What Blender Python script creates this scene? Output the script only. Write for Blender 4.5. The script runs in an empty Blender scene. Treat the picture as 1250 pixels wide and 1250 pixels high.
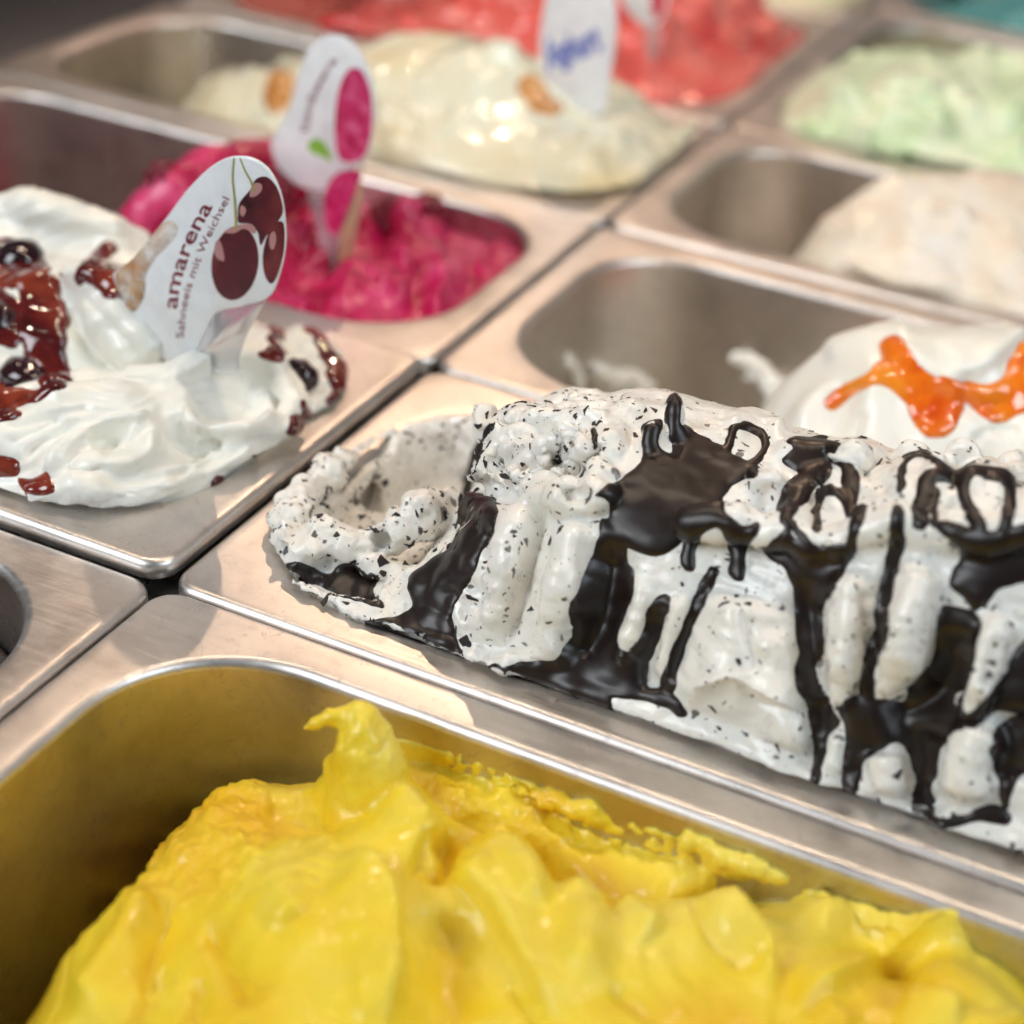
import bpy, math, random
import numpy as np
from mathutils import Matrix, Vector

# ------------------------------------------------------------------ camera, world, lights
SC = bpy.context.scene
COL = SC.collection
MM = 0.001
FPX = 2091.4117                      # focal length in pixels of a 1250 px frame
PITCH, YAW, ROLL = 0.5442, -0.3814, 0.1014
CAM = np.array([237.7322, -334.5123, 276.2144])      # millimetres; z = 0 is the pan rims
FW = np.array([math.sin(YAW)*math.cos(PITCH), math.cos(YAW)*math.cos(PITCH), -math.sin(PITCH)])
RT0 = np.array([math.cos(YAW), -math.sin(YAW), 0.0]); UP0 = np.cross(RT0, FW)
RT = RT0*math.cos(ROLL) + UP0*math.sin(ROLL)
UP = UP0*math.cos(ROLL) - RT0*math.sin(ROLL)

cam_data = bpy.data.cameras.new('camera')
cam = bpy.data.objects.new('camera', cam_data); COL.objects.link(cam)
cam_data.sensor_width = 36.0; cam_data.sensor_fit = 'HORIZONTAL'
cam_data.lens = 36.0*FPX/1250.0
cam_data.clip_start = 0.02; cam_data.clip_end = 50
M = Matrix.Identity(4)
for i in range(3):
    M[i][0] = RT[i]; M[i][1] = UP[i]; M[i][2] = -FW[i]; M[i][3] = CAM[i]*MM
cam.matrix_world = M
cam_data.dof.use_dof = True
cam_data.dof.focus_distance = 0.478
cam_data.dof.aperture_fstop = 5.9
SC.camera = cam

world = bpy.data.worlds.new('World'); SC.world = world; world.use_nodes = True
bg = world.node_tree.nodes['Background']
bg.inputs['Color'].default_value = (0.70, 0.85, 1.0, 1); bg.inputs['Strength'].default_value = 0.09

def lamp(name, kind, loc, energy, color, target=None, **kw):
    d = bpy.data.lights.new(name, kind); d.energy = energy; d.color = color
    for k, v in kw.items(): setattr(d, k, v)
    o = bpy.data.objects.new(name, d); COL.objects.link(o); o.location = loc
    if target is not None:
        o.rotation_euler = (Vector(target)-Vector(loc)).to_track_quat('-Z', 'Y').to_euler()
    return o
KEYDIR = Vector((-0.27, 0.69, 0.66)).normalized()
KT = Vector((0.02, 0.10, 0.0))
lamp('key_lamp', 'SPOT', KT + KEYDIR*1.6, 14, (1.0, 0.68, 0.46), KT, spot_size=math.radians(75), spot_blend=0.3, shadow_soft_size=0.012)
for i in range(5):
    lamp('counter_spot', 'POINT', (-0.42+0.24*i, 0.16+0.02*i, 0.80), 2.5, (1.0, 0.80, 0.60), shadow_soft_size=0.012)
lamp('warm_rim_fill', 'AREA', (-0.55, 1.75, 1.05), 2.5, (1.0, 0.66, 0.44), (0.0, 0.2, 0.0), shape='RECTANGLE', size=2.4, size_y=0.9)  # added unseen fill, set where the rims mirror it so they turn peach
lamp('cool_side_fill', 'AREA', (1.7, -0.2, 1.2), 13, (0.78, 0.90, 1.0), (0.1, 0.2, 0.0), shape='RECTANGLE', size=0.9, size_y=0.9)  # added cool fill on the right, gives the steel something to reflect
lamp('front_window', 'AREA', (-1.0, -1.45, 1.3), 30, (0.91, 0.96, 1.0), (0.1, 0.1, 0.0), shape='RECTANGLE', size=1.2, size_y=1.0)

vs = SC.view_settings
vs.view_transform = 'Standard'; vs.look = 'None'; vs.gamma = 1.0; vs.exposure = 0.12
SC.cycles.use_denoising = True
SC.cycles.max_bounces = 10; SC.cycles.glossy_bounces = 5; SC.cycles.transmission_bounces = 6
SC.cycles.sample_clamp_indirect = 6.0
SC.cycles.use_adaptive_sampling = True; SC.cycles.adaptive_threshold = 0.045; SC.cycles.adaptive_min_samples = 16
SC.cycles.caustics_refractive = False

# ------------------------------------------------------------------ picture <-> place helpers (millimetres)
def W(px, py, x=None, y=None, z=None):
    r = FW + RT*(px-625)/FPX - UP*(py-625)/FPX
    if z is not None: t = (z-CAM[2])/r[2]
    elif y is not None: t = (y-CAM[1])/r[1]
    else: t = (x-CAM[0])/r[0]
    return CAM + t*r
def project(V):
    d = V - CAM; w = d@FW
    return np.stack([625+FPX*(d@RT)/w, 625-FPX*(d@UP)/w], 1), w

# ------------------------------------------------------------------ noise
_rng = np.random.default_rng(7)
_LAT = _rng.random((32, 32, 32)).astype(np.float32)*2-1
def vnoise(P, scale, seed=0):
    q = P/scale + seed*11.37
    i = np.floor(q).astype(int); f = q-i; f = f*f*(3-2*f); i &= 31; j = (i+1) & 31
    x0, y0, z0 = i.T; x1, y1, z1 = j.T; fx, fy, fz = f.T
    L = _LAT
    a = L[x0,y0,z0]*(1-fx)+L[x1,y0,z0]*fx; b = L[x0,y1,z0]*(1-fx)+L[x1,y1,z0]*fx
    c = L[x0,y0,z1]*(1-fx)+L[x1,y0,z1]*fx; d = L[x0,y1,z1]*(1-fx)+L[x1,y1,z1]*fx
    return (a*(1-fy)+b*fy)*(1-fz)+(c*(1-fy)+d*fy)*fz
def fbm(P, scale, octaves=3, seed=0):
    r = 0; a = 1.0
    for o in range(octaves):
        r = r + a*vnoise(P, scale/2**o, seed+o*3.1); a *= 0.5
    return r

# ------------------------------------------------------------------ volume sculpting
def smin(a, b, k):
    h = np.clip(0.5+0.5*(b-a)/k, 0, 1)
    return b*(1-h)+a*h - k*h*(1-h)
def smax(a, b, k): return -smin(-a, -b, k)
class Vol:
    def __init__(s, lo, hi, h):
        s.lo = np.array(lo, float); s.h = h
        s.n = np.ceil((np.array(hi)-s.lo)/h).astype(int)+1
        s.ax = [s.lo[i]+h*np.arange(s.n[i]) for i in range(3)]
        s.f = np.full(s.n, 50.0, np.float32)
    def box(s, lo, hi):
        a = np.clip(np.floor((np.array(lo)-s.lo)/s.h).astype(int), 0, s.n)
        b = np.clip(np.ceil((np.array(hi)-s.lo)/s.h).astype(int)+1, 0, s.n)
        if (b <= a).any(): return None, None
        sl = tuple(slice(a[i], b[i]) for i in range(3))
        return sl, np.meshgrid(*[s.ax[i][sl[i]].astype(np.float32) for i in range(3)], indexing='ij', sparse=True)
    def op(s, lo, hi, fn, k, cut=False):
        sl, g = s.box(lo, hi)
        if sl is None: return
        d = fn(*g)
        s.f[sl] = smax(s.f[sl], -d, k) if cut else smin(s.f[sl], d, k)
    def chain(s, pts, rad, k=3.0, cut=False, sq=(1, 1, 1)):
        pts = [np.array(p, float) for p in pts]
        if np.isscalar(rad): rad = [rad]*len(pts)
        if len(pts) == 1: pts = pts*2; rad = list(rad)*2
        for a, b, ra, rb in zip(pts[:-1], pts[1:], rad[:-1], rad[1:]):
            m = max(ra, rb)+2.5*k
            lo = np.minimum(a, b)-m; hi = np.maximum(a, b)+m
            ab = b-a; L = max(ab@ab, 1e-6)
            def fn(X, Y, Z):
                x, y, z = X-a[0], Y-a[1], Z-a[2]
                t = np.clip((x*ab[0]+y*ab[1]+z*ab[2])/L, 0, 1)
                return np.sqrt((x-t*ab[0])**2+(y-t*ab[1])**2+(z-t*ab[2])**2)-(ra+(rb-ra)*t)
            s.op(lo, hi, fn, k, cut)
    def ell(s, c, r, k=3.0, cut=False):
        c = np.array(c, float); r = np.array(r, float); m = r+2.5*k
        def fn(X, Y, Z):
            q = np.sqrt(((X-c[0])/r[0])**2+((Y-c[1])/r[1])**2+((Z-c[2])/r[2])**2)
            return (q-1)*r.min()
        s.op(c-m, c+m, fn, k, cut)
    def height(s, fn, k=0.1):
        X, Y = np.meshgrid(s.ax[0], s.ax[1], indexing='ij')
        H = fn(X, Y); gx, gy = np.gradient(H, s.h)
        sc = 1/np.sqrt(1+gx**2+gy**2)
        d = (s.ax[2][None, None, :]-H[:, :, None])*sc[:, :, None]
        s.f = smin(s.f, d.astype(np.float32), k)
    def confine(s, pan, over=3.0, inset=-0.4):
        x0, x1, y0, y1, zr = pan
        X, Y, Z = np.meshgrid(*[a.astype(np.float32) for a in s.ax], indexing='ij', sparse=True)
        d = rr(X, Y, pan) + np.maximum(0, zr-Z)*TAPER + inset - np.maximum(0, Z-zr-0.5)*over
        s.f = smax(s.f, d.astype(np.float32), 1.0)
        s.f = np.maximum(s.f, (zr-BOTTOM+1)-Z)
    def mesh(s, smooth=1):
        f = s.f; ins = f < 0
        nx, ny, nz = f.shape
        cnt = np.zeros((nx-1, ny-1, nz-1), np.int8)
        for a in (0, 1):
            for b in (0, 1):
                for c in (0, 1): cnt += ins[a:nx-1+a, b:ny-1+b, c:nz-1+c]
        act = (cnt > 0) & (cnt < 8)
        I = np.argwhere(act); idx = -np.ones(act.shape, np.int64); idx[act] = np.arange(len(I))
        acc = np.zeros((len(I), 3)); num = np.zeros(len(I))
        cor = [(a, b, c) for a in (0, 1) for b in (0, 1) for c in (0, 1)]
        val = {c: f[I[:,0]+c[0], I[:,1]+c[1], I[:,2]+c[2]] for c in cor}
        for c in cor:
            for ax in range(3):
                if c[ax]: continue
                e = list(c); e[ax] = 1; e = tuple(e)
                va, vb = val[c], val[e]; m = (va < 0) != (vb < 0)
                t = np.where(m, va/np.where(m, va-vb, 1), 0)
                p = np.array(c, float)[None, :]+np.zeros((len(I), 3)); p[:, ax] += t
                acc[m] += p[m]; num[m] += 1
        V = s.lo + s.h*(I+acc/num[:, None])
        Q = []
        for ax in range(3):
            o1, o2 = [(1, 2), (2, 0), (0, 1)][ax]
            A = np.take(ins, range(f.shape[ax]-1), ax); B = np.take(ins, range(1, f.shape[ax]), ax)
            E = np.argwhere(A != B)
            ok = (E[:, o1] > 0) & (E[:, o2] > 0) & (E[:, o1] < f.shape[o1]-1) & (E[:, o2] < f.shape[o2]-1)
            E = E[ok]; fl = ins[E[:,0], E[:,1], E[:,2]]
            def cell(d1, d2):
                c = E.copy(); c[:, o1] -= d1; c[:, o2] -= d2
                return idx[c[:,0], c[:,1], c[:,2]]
            q = np.stack([cell(1, 1), cell(0, 1), cell(0, 0), cell(1, 0)], 1)
            q[~fl] = q[~fl][:, ::-1]
            Q.append(q)
        Q = np.concatenate(Q)
        V = relax(V, Q, smooth)
        return V, Q
def relax(V, Q, n):
    for _ in range(n):
        acc = np.zeros_like(V); c = np.zeros(len(V))
        for i in range(4):
            a, b = Q[:, i], Q[:, (i+1) % 4]
            for ax in range(3):
                acc[:, ax] += np.bincount(a, V[b, ax], len(V)) + np.bincount(b, V[a, ax], len(V))
            c += np.bincount(a, minlength=len(V)) + np.bincount(b, minlength=len(V))
        c[c == 0] = 1
        V = V*0.5+0.5*acc/c[:, None]
    return V
def normals(V, Q):
    n = np.cross(V[Q[:,2]]-V[Q[:,0]], V[Q[:,3]]-V[Q[:,1]])
    N = np.stack([sum(np.bincount(Q[:, i], n[:, ax], len(V)) for i in range(4)) for ax in range(3)], 1)
    return N/np.maximum(np.linalg.norm(N, axis=1), 1e-9)[:, None]
def biggest(V, Q, least=400):
    """drop crumbs that came loose"""
    lab = components(len(V), Q)
    cnt = np.bincount(lab); keep = cnt[lab] >= least
    return compact(V, Q[keep[Q[:, 0]]])
def components(n, Q):
    lab = np.arange(n)
    while True:
        m = lab[Q].min(1); new = lab.copy()
        for i in range(4): np.minimum.at(new, Q[:, i], m)
        new = new[new]
        if (new == lab).all(): return lab
        lab = new
def compact(V, Q, *extra):
    used = np.unique(Q); mp = -np.ones(len(V), np.int64); mp[used] = np.arange(len(used))
    return (V[used], mp[Q]) + tuple(e[used] for e in extra)

def polydist(P, line):
    """distance and signed side of 2-D points to a polyline, and position along it 0..1"""
    line = np.array(line, float); seg = np.linalg.norm(np.diff(line, axis=0), axis=1); tot = seg.sum(); run = 0
    best = np.full(len(P), 1e9); side = np.zeros(len(P)); par = np.zeros(len(P))
    for a, b, L in zip(line[:-1], line[1:], seg):
        ab = b-a; q = P-a
        t0 = (q@ab)/max(L*L, 1e-9); t = np.clip(t0, 0, 1)
        d = np.hypot(q[:,0]-t*ab[0], q[:,1]-t*ab[1])
        m = d < best
        best[m] = d[m]; side[m] = np.sign(ab[0]*q[m,1]-ab[1]*q[m,0]); par[m] = (run+t[m]*L)/tot
        run += L
    return best, side, par
def curve(pts, n=6):
    """Catmull-Rom through the points"""
    p = np.array(pts, float); p = np.vstack([2*p[0]-p[1], p, 2*p[-1]-p[-2]]); out = []
    for i in range(1, len(p)-2):
        for t in np.linspace(0, 1, n, endpoint=False):
            out.append(0.5*((2*p[i])+(-p[i-1]+p[i+1])*t+(2*p[i-1]-5*p[i]+4*p[i+1]-p[i+2])*t*t+(-p[i-1]+3*p[i]-3*p[i+1]+p[i+2])*t**3))
    out.append(p[-2]); return np.array(out)
def sculpt(V, Q, strokes, smooth=1, lift=0.25):
    """push the surface in or out along lines: (kind, amplitude mm, width px, points[, width2])"""
    N = normals(V, Q); px, _ = project(V)
    view = CAM-V; view /= np.linalg.norm(view, axis=1)[:, None]
    face = np.clip((N*view).sum(1)*4+0.6, 0, 1)
    D = N*(1-lift)+np.array([0, 0, lift]); amt = np.zeros(len(V))
    for st in strokes:
        kind, A, w, pts = st[:4]; w2 = st[4] if len(st) > 4 else w*0.25
        line = curve(pts) if len(pts) > 2 else np.array(pts, float)
        m = max(w, w2)*3.2
        lo = line.min(0)-m; hi = line.max(0)+m
        s = np.nonzero((px[:,0] > lo[0]) & (px[:,0] < hi[0]) & (px[:,1] > lo[1]) & (px[:,1] < hi[1]) & (face > 0))[0]
        if not len(s): continue
        d, side, par = polydist(px[s], line)
        tap = np.clip(np.minimum(par, 1-par)*5, 0, 1) if kind != 'dot' else 1.0
        tap = tap*tap*(3-2*tap) if kind != 'dot' else 1.0
        if kind in ('ridge', 'dot'): v = np.exp(-(d/w)**2)
        elif kind == 'crease': v = np.exp(-d/w)
        elif kind == 'lip':           # high on the right-hand side of the line, sharp drop on the other
            v = np.where(side > 0, np.exp(-(d/w)**1.3), np.exp(-(d/w2)**2))
            tap = 0.15+0.85*tap
            tap = tap*np.exp(-np.maximum(0, d-w*2.2)/w)
        elif kind == 'flat': v = 1/(1+np.exp((d-w)/max(w2, 1)))
        amt[s] += A*v*tap*face[s]
    V = V + D*amt[:, None]
    return relax(V, Q, smooth)

def tps(ctrl, lam=0.5):
    """smooth height through scattered (x, y, z) points"""
    c = np.array(ctrl, float); n = len(c); S = 100.0
    def U(r2): return np.where(r2 > 0, r2*np.log(r2+1e-12), 0)
    P = c[:, :2]/S; K = U(((P[:, None]-P[None])**2).sum(2))+lam*1e-2*np.eye(n)
    A = np.zeros((n+3, n+3)); A[:n, :n] = K; A[:n, n] = 1; A[:n, n+1:] = P; A[n, :n] = 1; A[n+1:, :n] = P.T
    b = np.zeros(n+3); b[:n] = c[:, 2]; w = np.linalg.solve(A, b)
    def fn(X, Y):
        q = np.stack([X.ravel(), Y.ravel()], 1)/S
        h = w[n]+q@w[n+1:]
        for i in range(n): h = h+w[i]*U(((q-P[i])**2).sum(1))
        return h.reshape(X.shape)
    return fn

# ------------------------------------------------------------------ objects
def mesh_data(name, V, F, mat, smooth=True):
    me = bpy.data.meshes.new(name)
    V = np.asarray(V, float)*MM
    F = np.asarray(F) if not isinstance(F, list) else F
    if isinstance(F, np.ndarray) and F.ndim == 2:
        k = F.shape[1]
        me.vertices.add(len(V)); me.vertices.foreach_set('co', V.ravel())
        me.loops.add(F.size); me.loops.foreach_set('vertex_index', F.ravel().astype(np.int32))
        me.polygons.add(len(F)); me.polygons.foreach_set('loop_start', np.arange(0, F.size, k, dtype=np.int32))
        me.update(calc_edges=True); me.validate()
    else:
        me.from_pydata([tuple(v) for v in V], [], F); me.update()
    if smooth: me.polygons.foreach_set('use_smooth', [True]*len(me.polygons))
    if mat is not None: me.materials.append(mat)
    return me
def obj(name, V, F, mat, parent=None, smooth=True):
    o = bpy.data.objects.new(name, mesh_data(name, V, F, mat, smooth)); COL.objects.link(o)
    if parent is not None: o.parent = parent; o.matrix_parent_inverse = Matrix.Identity(4) if parent.location.length == 0 else Matrix.Translation(-parent.location)
    return o
def tag(o, label=None, cat=None, group=None, kind=None):
    if label: o['label'] = label
    if cat: o['category'] = cat
    if group: o['group'] = group
    if kind: o['kind'] = kind
    return o
def empty(name, loc):
    o = bpy.data.objects.new(name, None); COL.objects.link(o); o.location = Vector(loc)*MM; o.empty_display_size = 0.02
    return o

# ------------------------------------------------------------------ materials
def new_mat(name):
    m = bpy.data.materials.new(name); m.use_nodes = True
    nt = m.node_tree; b = nt.nodes['Principled BSDF']
    return m, nt, b
def N(nt, kind, **kw):
    n = nt.nodes.new(kind)
    for k, v in kw.items():
        if k in n.inputs: n.inputs[k].default_value = v
        else: setattr(n, k, v)
    return n
def L(nt, a, b): nt.links.new(a, b)
def coords(nt): return N(nt, 'ShaderNodeTexCoord').outputs['Object']
def noise_node(nt, vec, scale, detail=3, rough=0.5, dist=0.0):
    n = N(nt, 'ShaderNodeTexNoise'); n.inputs['Scale'].default_value = scale; n.inputs['Detail'].default_value = detail
    n.inputs['Roughness'].default_value = rough; n.inputs['Distortion'].default_value = dist
    L(nt, vec, n.inputs['Vector']); return n.outputs['Fac']
def ramp(nt, fac, stops):
    r = N(nt, 'ShaderNodeValToRGB'); e = r.color_ramp.elements
    e[0].position, e[0].color = stops[0][0], (*stops[0][1], 1)
    e[1].position, e[1].color = stops[-1][0], (*stops[-1][1], 1)
    for p, c in stops[1:-1]:
        x = e.new(p); x.color = (*c, 1)
    L(nt, fac, r.inputs['Fac']); return r.outputs['Color']
def mixc(nt, fac, a, b):
    m = N(nt, 'ShaderNodeMix', data_type='RGBA')
    if hasattr(fac, 'is_linked'): L(nt, fac, m.inputs[0])
    else: m.inputs[0].default_value = fac
    for s, v in ((6, a), (7, b)):
        if hasattr(v, 'is_linked'): L(nt, v, m.inputs[s])
        else: m.inputs[s].default_value = (*v, 1)
    return m.outputs[2]
def bump(nt, b, height, strength, dist=0.001):
    n = N(nt, 'ShaderNodeBump'); n.inputs['Strength'].default_value = strength; n.inputs['Distance'].default_value = dist
    L(nt, height, n.inputs['Height']); L(nt, n.outputs['Normal'], b.inputs['Normal']); return n

def steel(name, col=(0.56, 0.545, 0.53), r0=0.22, r1=0.40):
    m, nt, b = new_mat(name); v = coords(nt)
    b.inputs['Metallic'].default_value = 1.0
    n1 = noise_node(nt, v, 38, 7, 0.72, 0.3)
    mp = N(nt, 'ShaderNodeMapping'); mp.inputs['Scale'].default_value = (40, 900, 900); L(nt, v, mp.inputs['Vector'])
    n2 = noise_node(nt, mp.outputs['Vector'], 1.0, 3, 0.6)
    L(nt, ramp(nt, n1, [(0.3, tuple(c*0.80 for c in col)), (0.5, col), (0.7, tuple(min(1, c*1.1) for c in col))]), b.inputs['Base Color'])
    mr = N(nt, 'ShaderNodeMapRange'); mr.inputs['To Min'].default_value = r0; mr.inputs['To Max'].default_value = r1
    mr.inputs['From Min'].default_value = 0.25; mr.inputs['From Max'].default_value = 0.75
    mm = N(nt, 'ShaderNodeMath', operation='ADD'); L(nt, n1, mm.inputs[0]); L(nt, n2, mm.inputs[1])
    hf = N(nt, 'ShaderNodeMath', operation='MULTIPLY'); L(nt, mm.outputs[0], hf.inputs[0]); hf.inputs[1].default_value = 0.5
    L(nt, hf.outputs[0], mr.inputs['Value']); L(nt, mr.outputs[0], b.inputs['Roughness'])
    bump(nt, b, hf.outputs[0], 0.16, 0.0005)
    # dried water spots and wiping marks
    ws = noise_node(nt, v, 160, 6, 0.75, 1.5); wr = N(nt, 'ShaderNodeMapRange'); L(nt, ws, wr.inputs['Value'])
    wr.inputs['From Min'].default_value = 0.56; wr.inputs['From Max'].default_value = 0.66
    bc = b.inputs['Base Color'].links[0].from_socket
    L(nt, mixc(nt, wr.outputs[0], bc, tuple(c*0.82 for c in col)), b.inputs['Base Color'])
    ro = b.inputs['Roughness'].links[0].from_socket; ad = N(nt, 'ShaderNodeMath', operation='MULTIPLY_ADD'); L(nt, wr.outputs[0], ad.inputs[0]); ad.inputs[1].default_value = 0.12; L(nt, ro, ad.inputs[2]); L(nt, ad.outputs[0], b.inputs['Roughness'])
    return m
def gelato(name, cols, scale=60, sss=0.35, rough=0.38, fine=0.25, fine_scale=900, radius=(1.0, 0.75, 0.6), sss_mm=3.0, coat=0.25):
    m, nt, b = new_mat(name); v = coords(nt)
    f = noise_node(nt, v, scale, 3, 0.55, 0.6)
    k = len(cols)
    c = ramp(nt, f, [(0.3+0.4*i/(k-1), cols[i]) for i in range(k)]) if k > 1 else None
    if c is not None: L(nt, c, b.inputs['Base Color'])
    else: b.inputs['Base Color'].default_value = (*cols[0], 1)
    b.inputs['Roughness'].default_value = rough
    b.inputs['Subsurface Weight'].default_value = sss; b.inputs['Subsurface Radius'].default_value = radius
    b.inputs['Subsurface Scale'].default_value = sss_mm*MM
    b.inputs['Coat Weight'].default_value = coat; b.inputs['Coat Roughness'].default_value = 0.09
    n1 = noise_node(nt, v, fine_scale, 3, 0.6)
    n2 = noise_node(nt, v, fine_scale*0.25, 3, 0.6)
    ad = N(nt, 'ShaderNodeMath', operation='ADD'); L(nt, n1, ad.inputs[0]); L(nt, n2, ad.inputs[1])
    bump(nt, b, ad.outputs[0], fine, 0.0008)
    m['col'] = 1
    return m
def glossy(name, cols, scale=120, rough=0.12, sss=0.0, radius=(1, .3, .1), sss_mm=2.0, bumpy=0.08, bscale=300, spec=0.5, coat=0.0):
    m, nt, b = new_mat(name); v = coords(nt)
    f = noise_node(nt, v, scale, 3, 0.55, 0.4); k = len(cols)
    L(nt, ramp(nt, f, [(0.32+0.36*i/(k-1), cols[i]) for i in range(k)]), b.inputs['Base Color'])
    b.inputs['Roughness'].default_value = rough; b.inputs['Specular IOR Level'].default_value = spec
    b.inputs['Subsurface Weight'].default_value = sss; b.inputs['Subsurface Radius'].default_value = radius; b.inputs['Subsurface Scale'].default_value = sss_mm*MM
    b.inputs['Coat Weight'].default_value = coat; b.inputs['Coat Roughness'].default_value = 0.05
    bump(nt, b, noise_node(nt, v, bscale, 2), bumpy, 0.001)
    return m
def plain(name, col, rough=0.4, **kw):
    m, nt, b = new_mat(name); v = coords(nt)
    f = noise_node(nt, v, 150, 3)
    L(nt, ramp(nt, f, [(0.3, tuple(c*0.93 for c in col)), (0.7, tuple(min(1, c*1.04) for c in col))]), b.inputs['Base Color'])
    b.inputs['Roughness'].default_value = rough
    for k, x in kw.items(): b.inputs[k].default_value = x
    return m

# ------------------------------------------------------------------ steel pans
RIM, RAD, TAPER, BOTTOM = 15.0, 42.0, 0.035, 118.0
def rr(X, Y, pan, rim=RIM, rad=RAD):
    """signed distance to a pan's rounded opening"""
    x0, x1, y0, y1, _ = pan
    cx, cy = (x0+x1)/2, (y0+y1)/2; hx, hy = (x1-x0)/2-rim-rad, (y1-y0)/2-rim-rad
    qx, qy = np.abs(X-cx)-hx, np.abs(Y-cy)-hy
    return np.sqrt(np.maximum(qx, 0)**2+np.maximum(qy, 0)**2)+np.minimum(np.maximum(qx, qy), 0)-rad
def rloop(x0, x1, y0, y1, r, z, n=14, m=8):
    pts = []
    r = max(r, 0.05)
    cs = [(x1-r, y1-r, 0), (x0+r, y1-r, 90), (x0+r, y0+r, 180), (x1-r, y0+r, 270)]
    for i, (cx, cy, a0) in enumerate(cs):
        for k in range(n+1):
            a = math.radians(a0+90*k/n); pts.append((cx+r*math.cos(a), cy+r*math.sin(a), z))
        nx, ny, na = cs[(i+1) % 4]
        a = math.radians(na); e = np.array(pts[-1]); s = np.array((nx+r*math.cos(a), ny+r*math.sin(a), z))
        for k in range(1, m): pts.append(tuple(e+(s-e)*k/m))
    return pts
def loft(loops, close_end=True, tilt=None):
    n = len(loops[0]); V = [p for l in loops for p in l]; F = []
    for i in range(len(loops)-1):
        for k in range(n):
            a, b = i*n+k, i*n+(k+1) % n
            F.append((a, b, b+n, a+n))
    if close_end: F.append(tuple(range((len(loops)-1)*n, len(loops)*n)))
    return V, F
PANS = {}
def make_pan(key, x0, x1, y0, y1, zr, label, mat):
    pan = (x0, x1, y0, y1, zr); PANS[key] = pan
    g = 0.7; ax0, ax1, ay0, ay1 = x0+g, x1-g, y0+g, y1-g
    t = empty('steel_pan', ((x0+x1)/2, (y0+y1)/2, zr-BOTTOM))
    tag(t, label, 'pan', 'stainless steel ice cream pans set in the counter')
    loops = []
    loops.append(rloop(ax0+0.5, ax1-0.5, ay0+0.5, ay1-0.5, 8, zr-6.0))
    loops.append(rloop(ax0, ax1, ay0, ay1, 8.5, zr-5.6))
    R_ = 2.6
    for k in range(6):
        a = math.radians(90*k/5); i = R_*(1-math.cos(a)); loops.append(rloop(ax0+i, ax1-i, ay0+i, ay1-i, 8.5-i*0.6, zr-R_+R_*math.sin(a)))
    q = RIM-g
    for k in range(1, 4):      # flange, falling slightly towards the opening, corner radius growing inwards
        u = k/4; i = R_+(q-3.0-R_)*u; loops.append(rloop(ax0+i, ax1-i, ay0+i, ay1-i, 6.5+(RAD+3-6.5)*u**0.8, zr-0.35*u))
    r2 = 3.0
    for k in range(6):
        a = math.radians(90*k/5); i = q-r2+r2*math.sin(a); loops.append(rloop(ax0+i, ax1-i, ay0+i, ay1-i, RAD+r2-r2*math.sin(a), zr-0.4-r2*(1-math.cos(a))))
    rim_loops = loops; 
    V, F = loft(rim_loops, False); obj('rim', V, F, mat['rim'], t)
    loops = [rim_loops[-1]]
    for z in (8, 20, 40, 60, 80, 98):
        i = q+z*TAPER; loops.append(rloop(ax0+i, ax1-i, ay0+i, ay1-i, RAD-z*TAPER*0.5, zr-z))
    for k in range(1, 5):
        a = math.radians(90*k/4); rr_ = 20; i = q+98*TAPER+rr_*(1-math.cos(a)); loops.append(rloop(ax0+i, ax1-i, ay0+i, ay1-i, RAD-4-rr_*(1-math.cos(a))*0.8, zr-98-rr_*math.sin(a)))
    V, F = loft(loops, True); obj('basin', V, F, mat['basin'], t)
    return t
STEEL = {'rim': steel('brushed_steel_rim', (0.72, 0.68, 0.65), 0.28, 0.54), 'basin': steel('brushed_steel_basin', (0.58, 0.54, 0.50), 0.28, 0.42)}
XL = -338
make_pan('yellow', 0, 340, -250, 0, 0, 'steel pan holding yellow ice cream, nearest the camera', STEEL)
make_pan('strac', 0, 340, 0, 165, 0.0, 'steel pan holding white ice cream streaked with dark chocolate', STEEL)
make_pan('orange', 0, 340, 165, 330, 0.3, 'half empty steel pan holding white ice cream with orange sauce', STEEL)
make_pan('beige', 0, 340, 330, 495, 0.8, 'half empty steel pan holding pale beige ice cream', STEEL)
make_pan('green', 0, 340, 495, 790, 0, 'wide steel pan holding pale green ice cream', STEEL)
make_pan('teal', 0, 340, 790, 1040, 0, 'steel pan behind the pale green ice cream, at the top right corner', STEEL)
make_pan('dark', XL, 0, -165, 0, 0.0, 'steel pan with dark contents at the left edge, in front of the cherry ice cream', STEEL)
make_pan('amarena', XL, 0, 0, 165, 4.0, 'raised steel pan holding white ice cream with cherries', STEEL)
make_pan('raspberry', XL, 0, 165, 330, 0.5, 'steel pan holding dark pink raspberry ice cream', STEEL)
make_pan('cream', XL, 0, 330, 495, 0, 'steel pan holding cream coloured ice cream with a white sign', STEEL)
make_pan('red', XL, 0, 495, 745, 0, 'wide steel pan holding coral red strawberry ice cream', STEEL)
make_pan('pale', XL, 0, 745, 995, 0, 'steel pan holding pale yellow ice cream behind the coral red one', STEEL)

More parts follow.
